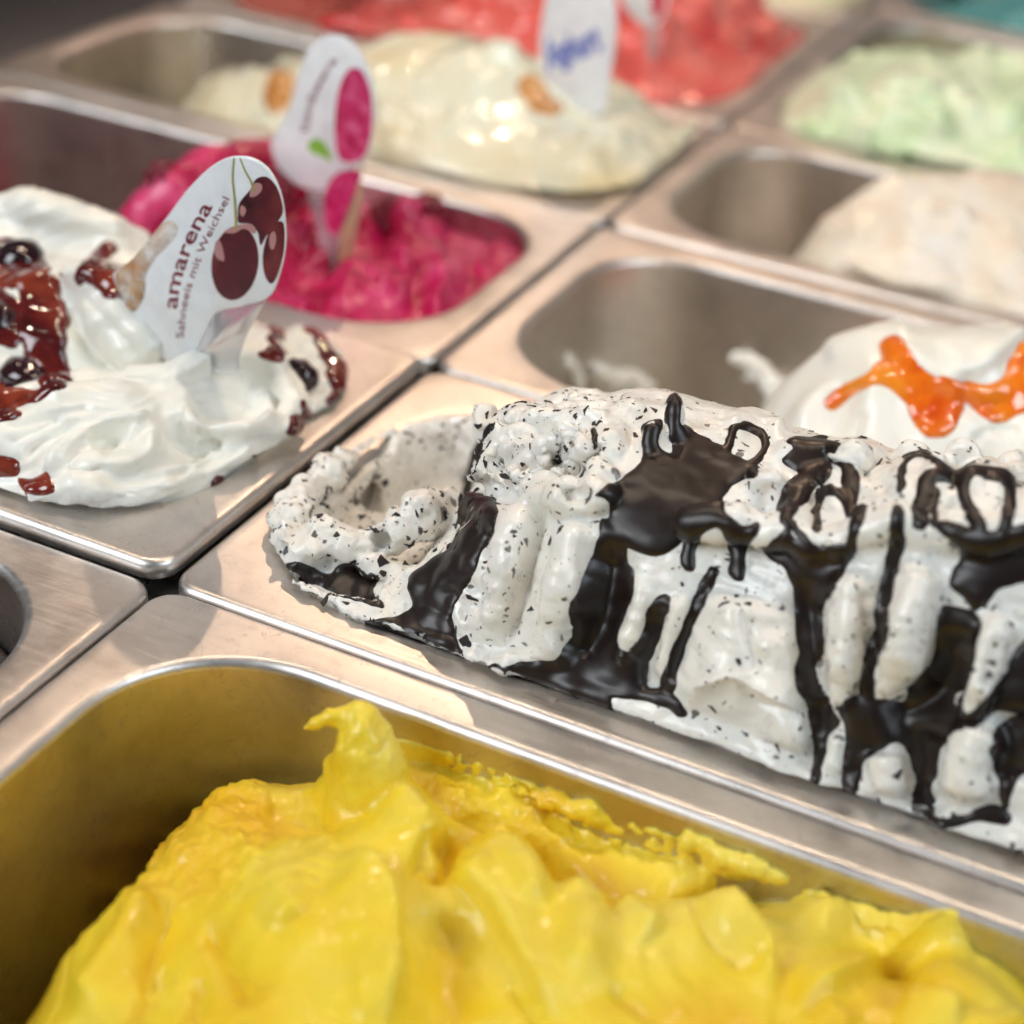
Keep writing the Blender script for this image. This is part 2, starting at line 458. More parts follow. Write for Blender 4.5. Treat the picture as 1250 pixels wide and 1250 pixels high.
# counter: a dark deck far below the rims and the steel bars that carry them
def boxmesh(x0, x1, y0, y1, z0, z1, c=1.0):
    loops = [rloop(x0+c, x1-c, y0+c, y1-c, 1, z0, 2, 1), rloop(x0, x1, y0, y1, 1.5, z0+c, 2, 1), rloop(x0, x1, y0, y1, 1.5, z1-c, 2, 1), rloop(x0+c, x1-c, y0+c, y1-c, 1, z1, 2, 1)]
    V, F = loft(loops, True); F.append(tuple(range(len(loops[0])))[::-1]); return V, F
BAR = steel('support_bar_steel', (0.5, 0.48, 0.46), 0.25, 0.4)
DECK = plain('dark_counter_paint', (0.03, 0.028, 0.03), 0.45)
V, F = boxmesh(-900, 800, -600, 1500, -150, -140); tag(obj('counter_deck', V, F, DECK), kind='structure')
V, F = boxmesh(-10, 10, -400, 1100, -30, -7.2); tag(obj('counter_support_rail', V, F, BAR), kind='structure')
for y in (-250, -165, 0, 165, 330, 495, 745, 790, 995):
    for a, b in ((XL, -10.5), (10.5, 345)):
        if (y in (-250, 790) and a < 0) or (y in (-165, 745) and a > 0): continue
        V, F = boxmesh(a, b, y-8, y+8, -30, -7.2); tag(obj('counter_support_rail', V, F, BAR), kind='structure')
V, F = boxmesh(-640, XL-3, -300, 1100, -60, -6); tag(obj('counter_side_top', V, F, plain('counter_side_metal', (0.10, 0.10, 0.11), 0.35, Metallic=0.6)), kind='structure')
V, F = boxmesh(345, 640, -300, 1100, -60, -6); tag(obj('counter_side_top', V, F, bpy.data.materials['counter_side_metal']), kind='structure')
V, F = boxmesh(-700, -430, -200, 1100, -60, 130); tag(obj('counter_end_panel', V, F, plain('dark_end_panel', (0.035, 0.03, 0.032), 0.4)), kind='structure')

# ------------------------------------------------------------------ ice cream: helpers
def pz(*rows): return [W(a, b, z=c) for a, b, c in rows]
def py_(*rows): return [W(a, b, y=c) for a, b, c in rows]
def roughen(V, Q, amp, scale, seed=0, mask=None, octaves=3):
    n = normals(V, Q); d = fbm(V, scale, octaves, seed)*amp
    if mask is not None: d = d*mask
    return V+n*d[:, None]
def streaks(V, Q, amp, ang, along=90.0, across=7.0, warp=26.0, seed=0, mask=None):
    """fine drag marks left by the spatula, following the picture direction ang"""
    P, _ = project(V); w = np.stack([fbm(V, 30, 2, seed), fbm(V, 30, 2, seed+4), V[:,0]*0], 1)*warp
    a = math.radians(ang); u = P[:,0]*math.cos(a)+P[:,1]*math.sin(a)+w[:,0]; v = -P[:,0]*math.sin(a)+P[:,1]*math.cos(a)+w[:,1]
    d = vnoise(np.stack([u/along, v/across, u*0], 1), 1.0, seed)+0.5*vnoise(np.stack([u/along, v/across*2.1, u*0+5], 1), 1.0, seed+2)
    if mask is not None: d = d*mask
    return V+normals(V, Q)*(amp*d)[:, None]
def inpoly(P, poly):
    poly = np.array(poly, float); ins = np.zeros(len(P), bool); n = len(poly)
    for i in range(n):
        a, b = poly[i], poly[(i+1) % n]
        c = (a[1] > P[:,1]) != (b[1] > P[:,1])
        with np.errstate(divide='ignore', invalid='ignore'):
            xx = (b[0]-a[0])*(P[:,1]-a[1])/(b[1]-a[1])+a[0]
        ins ^= c & (P[:,0] < xx)
    return ins
def loopcurve(poly, n=4):
    p = np.array(poly, float); k = len(p); out = []
    for i in range(k):
        a, b, c, d = p[i-1], p[i], p[(i+1) % k], p[(i+2) % k]
        for t in np.linspace(0, 1, n, endpoint=False):
            out.append(0.5*(2*b+(c-a)*t+(2*a-5*b+4*c-d)*t*t+(3*b-a-3*c+d)*t**3))
    return np.array(out)
def coat(V, Q, polys, lines, thick, edge=9.0, wob=4.0, seed=0, facing=-0.05, soft=1, grow=0.0):
    """a poured layer with a rounded edge over the parts of a surface that the outlines cover"""
    Nn = normals(V, Q); px, dep = project(V)
    view = CAM-V; view /= np.linalg.norm(view, axis=1)[:, None]
    vis = (Nn*view).sum(1) > facing
    P = px + np.stack([fbm(V, 6, 2, seed+1), fbm(V, 6, 2, seed+5)], 1)*wob
    sd = np.full(len(V), -60.0)
    for poly in polys:
        pl = loopcurve(poly); lo = pl.min(0)-30; hi = pl.max(0)+30
        s = np.nonzero(vis & (P[:,0] > lo[0]) & (P[:,0] < hi[0]) & (P[:,1] > lo[1]) & (P[:,1] < hi[1]))[0]
        if not len(s): continue
        d, _, _ = polydist(P[s], np.vstack([pl, pl[:1]])); ins = inpoly(P[s], pl)
        sd[s] = np.maximum(sd[s], np.where(ins, d, -d))
    for w, pts in lines:
        ln = curve(pts) if len(pts) > 2 else np.array(pts, float)
        lo = ln.min(0)-30-w; hi = ln.max(0)+30+w
        s = np.nonzero(vis & (P[:,0] > lo[0]) & (P[:,0] < hi[0]) & (P[:,1] > lo[1]) & (P[:,1] < hi[1]))[0]
        if not len(s): continue
        d, _, _ = polydist(P[s], ln); sd[s] = np.maximum(sd[s], w/2-d)
    sd = sd+grow; u = np.clip(sd/edge, 0, 1); prof = np.sqrt(1-(1-u)**2)
    t = np.where(sd > 0, 0.12+thick*prof*(1+0.25*fbm(V, 18, 2, seed+9)), np.maximum(sd*0.25, -1.2))
    keepv = sd > -6
    F = Q[keepv[Q].all(1)]
    if not len(F): return None
    V2 = V
    V2, F, S, T, NN = compact(V2, F, sd, t, Nn)
    V2 = relax(V2, F, soft)*np.clip(S/4, 0, 1)[:, None]+V2*(1-np.clip(S/4, 0, 1))[:, None]+NN*T[:, None]
    V2 = relax(V2, F, 1)
    lab = components(len(V2), F); out = []
    for c in np.unique(lab):
        m = lab == c
        if S[m].max() < 1.5 or m.sum() < 30: continue
        out.append(compact(V2, F[m[F[:, 0]]]))
    return out
def heap(key, ctrl, lo, hi, h, extra=None, smooth=1, confine=True, over=3.0, lam=0.5, inset=-0.4):
    v = Vol(lo, hi, h)
    fn = tps(ctrl, lam)
    v.height(fn)
    if extra: extra(v)
    if confine: v.confine(PANS[key], over, inset)
    v.f[[0, -1]] = np.maximum(v.f[[0, -1]], 0.5); v.f[:, [0, -1]] = np.maximum(v.f[:, [0, -1]], 0.5); v.f[:, :, [0, -1]] = np.maximum(v.f[:, :, [0, -1]], 0.5)
    V, Q = v.mesh(smooth)
    return biggest(V, Q)
def mass(name, V, Q, mat, label, base):
    t = empty('ice_cream', base); tag(t, label, 'ice cream', 'ice creams in the display pans')
    obj(name, V, Q, mat, t); return t

# ------------------------------------------------------------------ materials of the ice creams
def strac_mat():
    m = gelato('stracciatella', [(0.84, 0.81, 0.74), (0.90, 0.88, 0.83)], 40, 0.3, 0.33, 0.25, 700, coat=0.35)
    nt = m.node_tree; b = nt.nodes['Principled BSDF']; v = coords(nt)
    base = b.inputs['Base Color'].links[0].from_socket
    nz = N(nt, 'ShaderNodeTexNoise'); nz.inputs['Scale'].default_value = 330; nz.inputs['Detail'].default_value = 2; L(nt, v, nz.inputs['Vector'])
    vm = N(nt, 'ShaderNodeVectorMath', operation='MULTIPLY_ADD'); L(nt, nz.outputs['Color'], vm.inputs[0]); vm.inputs[1].default_value = (0.0034,)*3; L(nt, v, vm.inputs[2])
    clump = noise_node(nt, v, 70, 2)
    out = base
    for sc, rmin, rmax, st, dens in ((300, 0.10, 0.40, (1, 1, 0.4), 0.66), (600, 0.1, 0.42, (0.5, 1, 1), 0.62)):
        mp = N(nt, 'ShaderNodeMapping'); mp.inputs['Scale'].default_value = st; L(nt, vm.outputs[0], mp.inputs['Vector'])
        vo = N(nt, 'ShaderNodeTexVoronoi'); vo.inputs['Scale'].default_value = sc; L(nt, mp.outputs[0], vo.inputs['Vector'])
        sp = N(nt, 'ShaderNodeSeparateColor'); L(nt, vo.outputs['Color'], sp.inputs[0])
        pick = N(nt, 'ShaderNodeMapRange'); L(nt, sp.outputs[0], pick.inputs['Value'])
        pick.inputs['From Min'].default_value = dens; pick.inputs['From Max'].default_value = 1.0; pick.inputs['To Min'].default_value = -0.02; pick.inputs['To Max'].default_value = rmax
        add = N(nt, 'ShaderNodeMapRange'); L(nt, clump, add.inputs['Value']); add.inputs['From Min'].default_value = 0.35; add.inputs['From Max'].default_value = 0.65; add.inputs['To Min'].default_value = 0.35; add.inputs['To Max'].default_value = 1.25
        mu = N(nt, 'ShaderNodeMath', operation='MULTIPLY'); L(nt, pick.outputs[0], mu.inputs[0]); L(nt, add.outputs[0], mu.inputs[1])
        su = N(nt, 'ShaderNodeMath', operation='SUBTRACT'); L(nt, mu.outputs[0], su.inputs[0]); L(nt, vo.outputs['Distance'], su.inputs[1])
        ms = N(nt, 'ShaderNodeMapRange'); L(nt, su.outputs[0], ms.inputs['Value']); ms.inputs['From Min'].default_value = -0.02; ms.inputs['From Max'].default_value = 0.06
        op = N(nt, 'ShaderNodeMapRange'); L(nt, sp.outputs[1], op.inputs['Value']); op.inputs['To Min'].default_value = 0.7; op.inputs['To Max'].default_value = 1.0
        mo = N(nt, 'ShaderNodeMath', operation='MULTIPLY'); L(nt, ms.outputs[0], mo.inputs[0]); L(nt, op.outputs[0], mo.inputs[1])
        out = mixc(nt, mo.outputs[0], out, (0.035, 0.022, 0.02))
    sm = N(nt, 'ShaderNodeMapping'); sm.inputs['Scale'].default_value = (1, 1, 0.5); L(nt, vm.outputs[0], sm.inputs['Vector'])
    sr = N(nt, 'ShaderNodeMapRange'); L(nt, noise_node(nt, sm.outputs[0], 130, 5, 0.7, 1.0), sr.inputs['Value']); sr.inputs['From Min'].default_value = 0.56; sr.inputs['From Max'].default_value = 0.74; sr.inputs['To Max'].default_value = 0.55
    out = mixc(nt, sr.outputs[0], out, (0.36, 0.33, 0.33))
    L(nt, out, b.inputs['Base Color'])
    return m
MSTRAC = strac_mat()
MCHOC = glossy('dark_chocolate_sauce', [(0.009, 0.005, 0.004), (0.017, 0.008, 0.006)], 40, 0.37, bumpy=0.05, bscale=220, spec=0.5, coat=0.0)
MCHIP = glossy('chocolate_chip', [(0.012, 0.008, 0.008), (0.03, 0.018, 0.016)], 200, 0.45, bumpy=0.1)
MWHITE = gelato('white_cream', [(0.87, 0.85, 0.75), (0.92, 0.91, 0.85)], 30, 0.25, 0.36, 0.08, 500, sss_mm=2.5, coat=0.3)
MYEL = gelato('yellow_sorbet', [(0.78, 0.45, 0.003), (0.86, 0.64, 0.025), (0.87, 0.72, 0.12)], 17, 0.22, 0.42, 0.30, 1100, radius=(1, .7, .12), coat=0.3)
MRASP = gelato('raspberry_sorbet', [(0.32, 0.001, 0.036), (0.52, 0.007, 0.09), (0.72, 0.08, 0.22)], 40, 0.3, 0.36, 0.15, 400, radius=(1, .2, .3), coat=0.15)
MCREAM = gelato('cream_gelato', [(0.80, 0.66, 0.38), (0.84, 0.78, 0.58), (0.82, 0.86, 0.72)], 16, 0.3, 0.26, 0.06, 300, coat=0.9)
MRED = gelato('strawberry_sorbet', [(0.74, 0.05, 0.05), (0.84, 0.15, 0.12), (0.88, 0.32, 0.27)], 20, 0.3, 0.26, 0.15, 300, radius=(1, .3, .25), coat=0.8)
MGREEN = gelato('pistachio_gelato', [(0.58, 0.76, 0.42), (0.78, 0.87, 0.62), (0.90, 0.90, 0.68)], 26, 0.3, 0.3, 0.3, 300)
MBEIGE = gelato('beige_gelato', [(0.80, 0.64, 0.47), (0.88, 0.79, 0.66), (0.90, 0.86, 0.80)], 30, 0.3, 0.36, 0.3, 400)
MTEAL = gelato('teal_gelato', [(0.05, 0.26, 0.27), (0.12, 0.42, 0.42)], 30, 0.3, 0.36, 0.3, 400)
MPALE = gelato('pale_yellow_gelato', [(0.80, 0.72, 0.42), (0.84, 0.79, 0.55)], 30, 0.3, 0.36, 0.3, 400)
MDARK = gelato('dark_chocolate_gelato', [(0.03, 0.016, 0.01), (0.06, 0.03, 0.02)], 60, 0.1, 0.4, 0.4, 400)
MSAUCE = glossy('cherry_sauce', [(0.035, 0.003, 0.004), (0.12, 0.010, 0.008), (0.30, 0.05, 0.02)], 40, 0.07, 0.3, (1, .3, .1), 2.0, 0.10, 180, coat=0.6)
MORANGE = glossy('orange_sauce', [(0.72, 0.09, 0.004), (0.88, 0.20, 0.006), (0.92, 0.30, 0.02)], 60, 0.09, 0.4, (1, .4, .1), 3.0, 0.08, 150, coat=0.7)
MAMBER = glossy('amber_sauce_smear', [(0.45, 0.16, 0.03), (0.62, 0.28, 0.08), (0.74, 0.5, 0.26)], 160, 0.12, 0.2, (1, .5, .2), 2, 0.2, 300, coat=0.5)
def feather(m, lo, hi, scale):
    nt = m.node_tree; b = nt.nodes['Principled BSDF']; r = N(nt, 'ShaderNodeMapRange'); L(nt, noise_node(nt, coords(nt), scale, 4, 0.6), r.inputs['Value'])
    r.inputs['From Min'].default_value = lo; r.inputs['From Max'].default_value = hi; L(nt, r.outputs[0], b.inputs['Alpha'])
MSMEAR = glossy('thin_amber_smear', [(0.50, 0.20, 0.04), (0.66, 0.34, 0.12), (0.76, 0.56, 0.34)], 160, 0.12, 0.0, (1, .5, .2), 2, 0.2, 300, coat=0.5)
feather(MSMEAR, 0.25, 0.75, 130)
MCHERRY = glossy('dark_cherry_skin', [(0.010, 0.004, 0.006), (0.035, 0.006, 0.008)], 90, 0.10, bumpy=0.12, bscale=220, coat=0.6)

# ------------------------------------------------------------------ chocolate chip ice cream
ct = []
for x, s in ((85, 37), (97, 43), (112, 47), (126, 49), (140, 47), (151, 47), (162, 49), (182, 60), (204, 67), (220, 68), (260, 68), (310, 60)):
    ct += [(x, 11, -3), (x, 14, 4), (x, 20, s*0.40), (x, 28, s*0.74), (x, 38, s*0.96), (x, 52, s+4)]
for x, t in ((72, 38), (85, 46), (104, 55), (126, 56), (148, 55), (180, 58), (214, 63), (260, 64), (310, 58)):
    ct += [(x, 80, t), (x, 100, t-6), (x, 125, t*0.45), (x, 152, -8)]
ct += [(330, y, 30) for y in (20, 60, 100)]
ct += [(72, 12, -2), (60, 13, -3), (66, 24, 8), (72, 34, 18), (76, 46, 26), (68, 60, 24), (62, 75, 8), (60, 95, -6), (66, 118, -10), (66, 146, -12)]
ct += [(52, 45, -5), (44, 62, -10), (38, 80, -18), (44, 105, -26), (30, 52, 0), (24, 80, -10), (26, 110, -22), (44, 130, -20), (40, 28, 0), (30, 34, 0), (20, 60, -5)]
def strac_extra(v):
    # rough crest left standing along the scooped-out left end
    v.chain(pz((352, 672, 2), (350, 640, 3), (368, 604, 4), (392, 578, 3), (420, 562, 1), (470, 536, -1), (540, 516, -1)), [4, 6.0, 5, 5.5, 3.5, 2.5, 2], 3)
    v.chain(pz((366, 690, 1), (395, 660, 6), (420, 668, 5), (450, 668, 5), (480, 655, 8)), [5, 6.5, 6, 5.5, 5], 3)
    v.chain(pz((480, 650, 10), (512, 628, 14), (545, 618, 14)), [5, 7, 5], 3)
    v.chain(pz((455, 690, 4), (488, 700, 2), (494, 735, 1.5), (470, 745, 0.8)), [3.5, 3.2, 3.2, 1.5], 2)
    v.chain(pz((355, 720, -0.4), (395, 732, 0.0), (440, 748, 0.2), (484, 752, 0.2)), [3.0, 2.6, 2.6, 2.4], 1.5)
    # coat on the far wall of the scooped-out end
    def shell(X, Y, Z):
        P = np.stack([a.ravel() for a in np.broadcast_arrays(X, Y, Z)], 1)
        n = fbm(P, 9, 2, 8).reshape(np.broadcast_shapes(X.shape, Y.shape, Z.shape)); n2 = fbm(P, 16, 2, 2).reshape(n.shape)
        wall = -rr(X, Y, PANS['strac'])-np.maximum(0, -Z)*TAPER
        thick = 3.2+1.3*n+np.maximum(0, -Z-6)*0.22
        return np.maximum(np.maximum(wall-thick, Z+1.5+2.2*n), X-125)
    v.op((8, 10, -45), (130, 160, 6), shell, 2.5)
    v.ell(W(436, 612, z=-13), (9, 9, 7), 2, True)
    v.chain([(56, 14.5, 0), (120, 14, 0.8), (200, 14, 1.0), (262, 14, 1.0)], [2.5, 3.0, 3.2, 3.2], 3)
    # tips on the ridge
    v.chain(pz((612, 575, 36), (628, 528, 42), (640, 514, 43)), [7, 6, 4.5], 4)
    v.chain(pz((690, 565, 47), (700, 540, 49), (690, 530, 49)), [6, 4.5, 3.5], 4)
    v.chain(pz((735, 535, 50), (765, 514, 52), (790, 518, 52)), [5, 5.5, 4.5], 4)
    v.chain(pz((650, 600, 40), (690, 610, 44), (728, 606, 47), (742, 602, 48)), [4, 5, 4.5, 2.5], 2.5)
    v.chain(pz((822, 530, 56), (824, 505, 61), (824, 495, 63)), [3.4, 2.2, 1.8], 2)
    v.chain(pz((795, 545, 54), (797, 524, 58)), [3, 2.2], 2)
    v.chain(py_((840, 640, 34), (880, 640, 36), (905, 636, 37), (936, 648, 37)), [4, 4.5, 4.5, 3.5], 3)
    v.chain(py_((930, 655, 35), (958, 645, 37), (990, 664, 36), (1030, 660, 37), (1062, 630, 40)), [3, 3.5, 3.5, 4, 3], 3)
    v.chain(py_((1060, 650, 36), (1095, 636, 38), (1130, 650, 38), (1165, 648, 38), (1205, 650, 38), (1250, 640, 38)), [4, 4, 4, 4.5, 4.5, 4.5], 3)
    # scooped columns down the front, with sharp grooves between them
    for r, line in ((6.0, [(642, 622), (614, 700), (598, 790)]), (6.5, [(702, 628), (692, 720), (668, 812)]), (3.6, [(786, 690), (778, 745), (760, 802)]), (3.0, [(840, 712), (816, 780), (800, 838)]),
                    (7.0, [(888, 712), (876, 800), (866, 882)]), (7.2, [(936, 725), (944, 830), (952, 928)]), (5.6, [(1040, 690), (1030, 780), (1018, 852)]), (7.0, [(1126, 690), (1108, 760), (1092, 838)]),
                    (4.6, [(1224, 738), (1206, 800), (1182, 864)])):
        n = len(line); pts = []
        for i, (a, b) in enumerate(line):
            pts.append(W(a, b, y=(36, 25, 17)[i])+np.array([0, r*0.42, 0]))
        v.chain(pts, [r*0.9, r, r*0.8], 1.1)
    for r, line in ((6.0, [(1086, 905, 19), (1085, 972, 14)]), (6.6, [(1208, 880, 22), (1184, 930, 18), (1172, 985, 14)]), (3.2, [(1018, 890, 18), (1012, 950, 14)]), (6.5, [(845, 872, 17), (905, 868, 18), (965, 900, 16)])):
        v.chain([W(a, b, y=c)+np.array([0, r*0.5, 0]) for a, b, c in line], r, 1.1)
    # torn, craggy lumps on the crest and round the scooped-out end
    rs = np.random.default_rng(21)
    for k in range(46):
        a, b = rs.uniform(588, 745), rs.uniform(512, 600); z = 35+(a-600)*0.105+(560-b)*0.06+rs.uniform(0, 4)
        v.ell(W(a, b, z=z), rs.uniform(1.2, 5.0, 3), 2.0)
    for k in range(24):
        a, b = rs.uniform(592, 735), rs.uniform(515, 605); z = 39+(a-600)*0.105+(560-b)*0.06+rs.uniform(0, 3)
        v.ell(W(a, b, z=z), rs.uniform(1.2, 4.2, 3), 1.0, True)
    path = curve([(352, 672), (350, 640), (368, 604), (392, 578), (425, 562)]); path2 = curve([(366, 690), (395, 662), (450, 668), (512, 630), (545, 618)])
    for k in range(60):
        q = (path if k % 2 else path2); q = q[rs.integers(len(q))]+rs.uniform(-16, 16, 2)
        v.ell(W(q[0], q[1], z=rs.uniform(2, 8)+(5 if q[0] > 480 else 0)), rs.uniform(0.8, 4.0, 3), 1.6)
    for k in range(26):
        q = (path if k % 2 else path2); q = q[rs.integers(len(q))]+rs.uniform(-16, 16, 2)
        v.ell(W(q[0], q[1], z=rs.uniform(7, 12)+(5 if q[0] > 480 else 0)), rs.uniform(1.0, 3.8, 3), 0.9, True)
    for k in range(40):      # little peaks along the rest of the top
        a, b = rs.uniform(930, 1250), rs.uniform(548, 640); z = 52+(a-930)*0.035+(600-b)*0.03
        v.ell(W(a, b, z=z+rs.uniform(-1, 3)), rs.uniform(2.0, 5.0, 3), 3.5, k % 3 == 0)
    # foot of the front: small toes of ice cream creeping over the rim
    v.chain(pz((572, 806, 1), (610, 818, 1), (650, 810, 2)), [2.5, 2.5, 2.5], 2)
    v.chain(pz((742, 838, 2), (760, 862, 1), (800, 872, 1.5), (870, 898, 1.5), (950, 936, 1.5), (1000, 958, 1)), [2, 3.5, 4.0, 4, 3.5, 3], 3)
    v.chain(pz((1150, 1012, 1), (1200, 1012, 2), (1250, 1028, 2), (1290, 1045, 2)), [3, 4, 4.5, 5], 3)
V, Q = heap('strac', ct, (8, 4, -60), (262, 160, 78), 0.75, strac_extra, 1, over=3.0)
strac_strokes = [
    ('ridge', 6.30, 22, [(646, 615), (614, 700), (598, 792)]), ('ridge', 7.00, 24, [(706, 625), (694, 720), (668, 815)]), ('crease', -3.50, 5, [(600, 640), (596, 700), (580, 760)]), ('ridge', 2.80, 9, [(690, 690), (668, 770)]),
    ('crease', -7.00, 7, [(668, 612), (642, 710), (618, 795)]), ('ridge', 3.50, 14, [(600, 812), (660, 806), (695, 790)]),
    ('ridge', -7.00, 26, [(748, 650), (735, 740), (706, 800), (690, 815)]),
    ('ridge', 3.50, 14, [(782, 700), (776, 750), (758, 800)]), ('ridge', -4.20, 14, [(808, 735), (795, 800), (800, 850)]),
    ('ridge', 3.92, 11, [(838, 720), (815, 780), (800, 838)]), ('crease', -4.20, 7, [(868, 700), (838, 770), (820, 838)]),
    ('ridge', 7.00, 40, [(905, 720), (890, 800), (870, 880)]), ('ridge', 4.48, 30, [(945, 760), (955, 850), (965, 930)]),
    ('lip', 6.30, 24, [(980, 870), (930, 850), (880, 846), (835, 862)], 6), ('crease', -2.80, 6, [(905, 740), (930, 830)]),
    ('ridge', -5.60, 17, [(985, 690), (988, 780), (1000, 880), (998, 950)]), ('ridge', 6.30, 20, [(1040, 690), (1032, 780), (1020, 850)]),
    ('ridge', -3.64, 10, [(1092, 670), (1078, 760), (1062, 845)]), ('ridge', 7.00, 24, [(1125, 690), (1108, 760), (1090, 835)]),
    ('ridge', -7.00, 24, [(1168, 760), (1150, 840), (1070, 880)]), ('ridge', -5.60, 24, [(1130, 880), (1128, 960), (1140, 1000)]),
    ('ridge', 7.00, 24, [(1085, 915), (1085, 975)]), ('ridge', 8.40, 26, [(1205, 880), (1182, 930), (1172, 985)]),
    ('ridge', 5.60, 16, [(1222, 740), (1205, 800), (1182, 862)]), ('crease', -3.50, 5, [(1215, 780), (1195, 850)]),
    ('ridge', 4.20, 14, [(1018, 890), (1014, 950)]), ('ridge', -4.20, 30, [(1240, 860), (1230, 960)]),
    ('lip', 3.64, 22, [(1062, 600), (1000, 560), (940, 560)], 7), ('ridge', 3.50, 18, [(1000, 620), (1040, 560), (1090, 570)]),
    ('ridge', -4.20, 16, [(930, 590), (935, 625)]), ('ridge', 3.50, 20, [(1080, 600), (1120, 575), (1160, 590)]),
    ('ridge', 3.50, 16, [(1175, 600), (1200, 580), (1235, 600)]), ('ridge', -3.50, 12, [(1160, 605), (1165, 630)]),
    ('ridge', -3.50, 14, [(700, 560), (690, 590)]), ('ridge', 3.08, 12, [(880, 520), (930, 510), (960, 540)]),
    ('crease', -3.50, 6, [(600, 560), (640, 575), (680, 560)]), ('lip', 3.50, 16, [(735, 560), (690, 540), (660, 560)], 5),
    ('ridge', -4.20, 14, [(590, 580), (615, 600), (630, 575)]),
]
V = sculpt(V, Q, strac_strokes, 1)
px, _ = project(V)
rough_zone = np.clip((640-px[:,0])/60, 0, 1)*np.clip((px[:,1]-470)/30, 0, 1)
top_zone = np.clip((640-px[:,1])/40, 0.0, 1)*0.55
crest_zone = np.clip((760-px[:,0])/60, 0, 1)*np.clip((px[:,0]-540)/30, 0, 1)*np.clip((600-px[:,1])/25, 0, 1)
rid = 1-2*np.abs(fbm(V, 10, 2, 44))
V = V+normals(V, Q)*(rid*2.4*crest_zone)[:, None]
V = roughen(V, Q, 1.4, 8.5, 3, np.maximum(0.30, np.maximum(rough_zone, top_zone)))
bowl = np.clip((px[:,0]-395)/20, 0, 1)*np.clip((600-px[:,0])/20, 0, 1)*np.clip((640-px[:,1])/20, 0, 1)*(V[:,2] < 2)
V = roughen(V, Q, 0.75, 3.4, 5, np.maximum(0.22, rough_zone)*(1-bowl))
# small horizontal ribs where the spatula dragged over the front
fz = np.clip((px[:,1]-660)/40, 0, 1)
V = V+normals(V, Q)*(0.35*fz*vnoise(V*np.array([0.25, 0.6, 1.6]), 2.6, 4))[:, None]
SV, SQ = V, Q
STR = mass('scooped_ice_cream', V, Q, MSTRAC, 'white ice cream flecked with chocolate chips under streams of dark chocolate sauce', (170, 82, -100))
# flakes of chocolate sticking out of the surface, too small to pick apart
rs = np.random.default_rng(12); nrm = normals(SV, SQ); px, _ = project(SV)
view = CAM-SV; view /= np.linalg.norm(view, axis=1)[:, None]
wgt = ((nrm*view).sum(1) > 0.05)*(2.0+2.2*rough_zone+2.4*crest_zone+2.6*np.clip(fbm(SV, 16, 2, 77)-0.15, -0.6, 1))*(SV[:,2] > -12)
wgt = np.maximum(wgt, 0); pick = rs.choice(len(SV), 1500, replace=False, p=wgt/wgt.sum()); FV, FF = [], []
for i in pick:
    n = nrm[i]; t = np.cross(n, rs.normal(size=3)); t /= np.linalg.norm(t); t = t*0.97+n*rs.uniform(-.25, .25); b_ = np.cross(n, t)
    a = 0.22+2.1*rs.random()**3.8+(rs.uniform(0.5, 1.6) if rs.random() < 0.12 and crest_zone[i]+rough_zone[i] > 0.5 else 0); asp = rs.uniform(0.3, 0.75); k = 6; o0 = len(FV)
    ang = np.sort(rs.uniform(0, 2*math.pi, k)); rad = rs.uniform(0.7, 1.2, k)
    for zz, sc in ((-0.4, 1.0), (0.16, 0.85)):
        for q, r_ in zip(ang, rad): FV.append(SV[i]+t*(math.cos(q)*a*r_*sc)+b_*(math.sin(q)*a*asp*r_*sc)+n*zz)
    FF.append(tuple(range(o0+k, o0+2*k))); FF += [(o0+j, o0+(j+1) % k, o0+k+(j+1) % k, o0+k+j) for j in range(k)]
tag(obj('chocolate_chips', np.array(FV), FF, MCHIP, STR, False), kind='stuff')
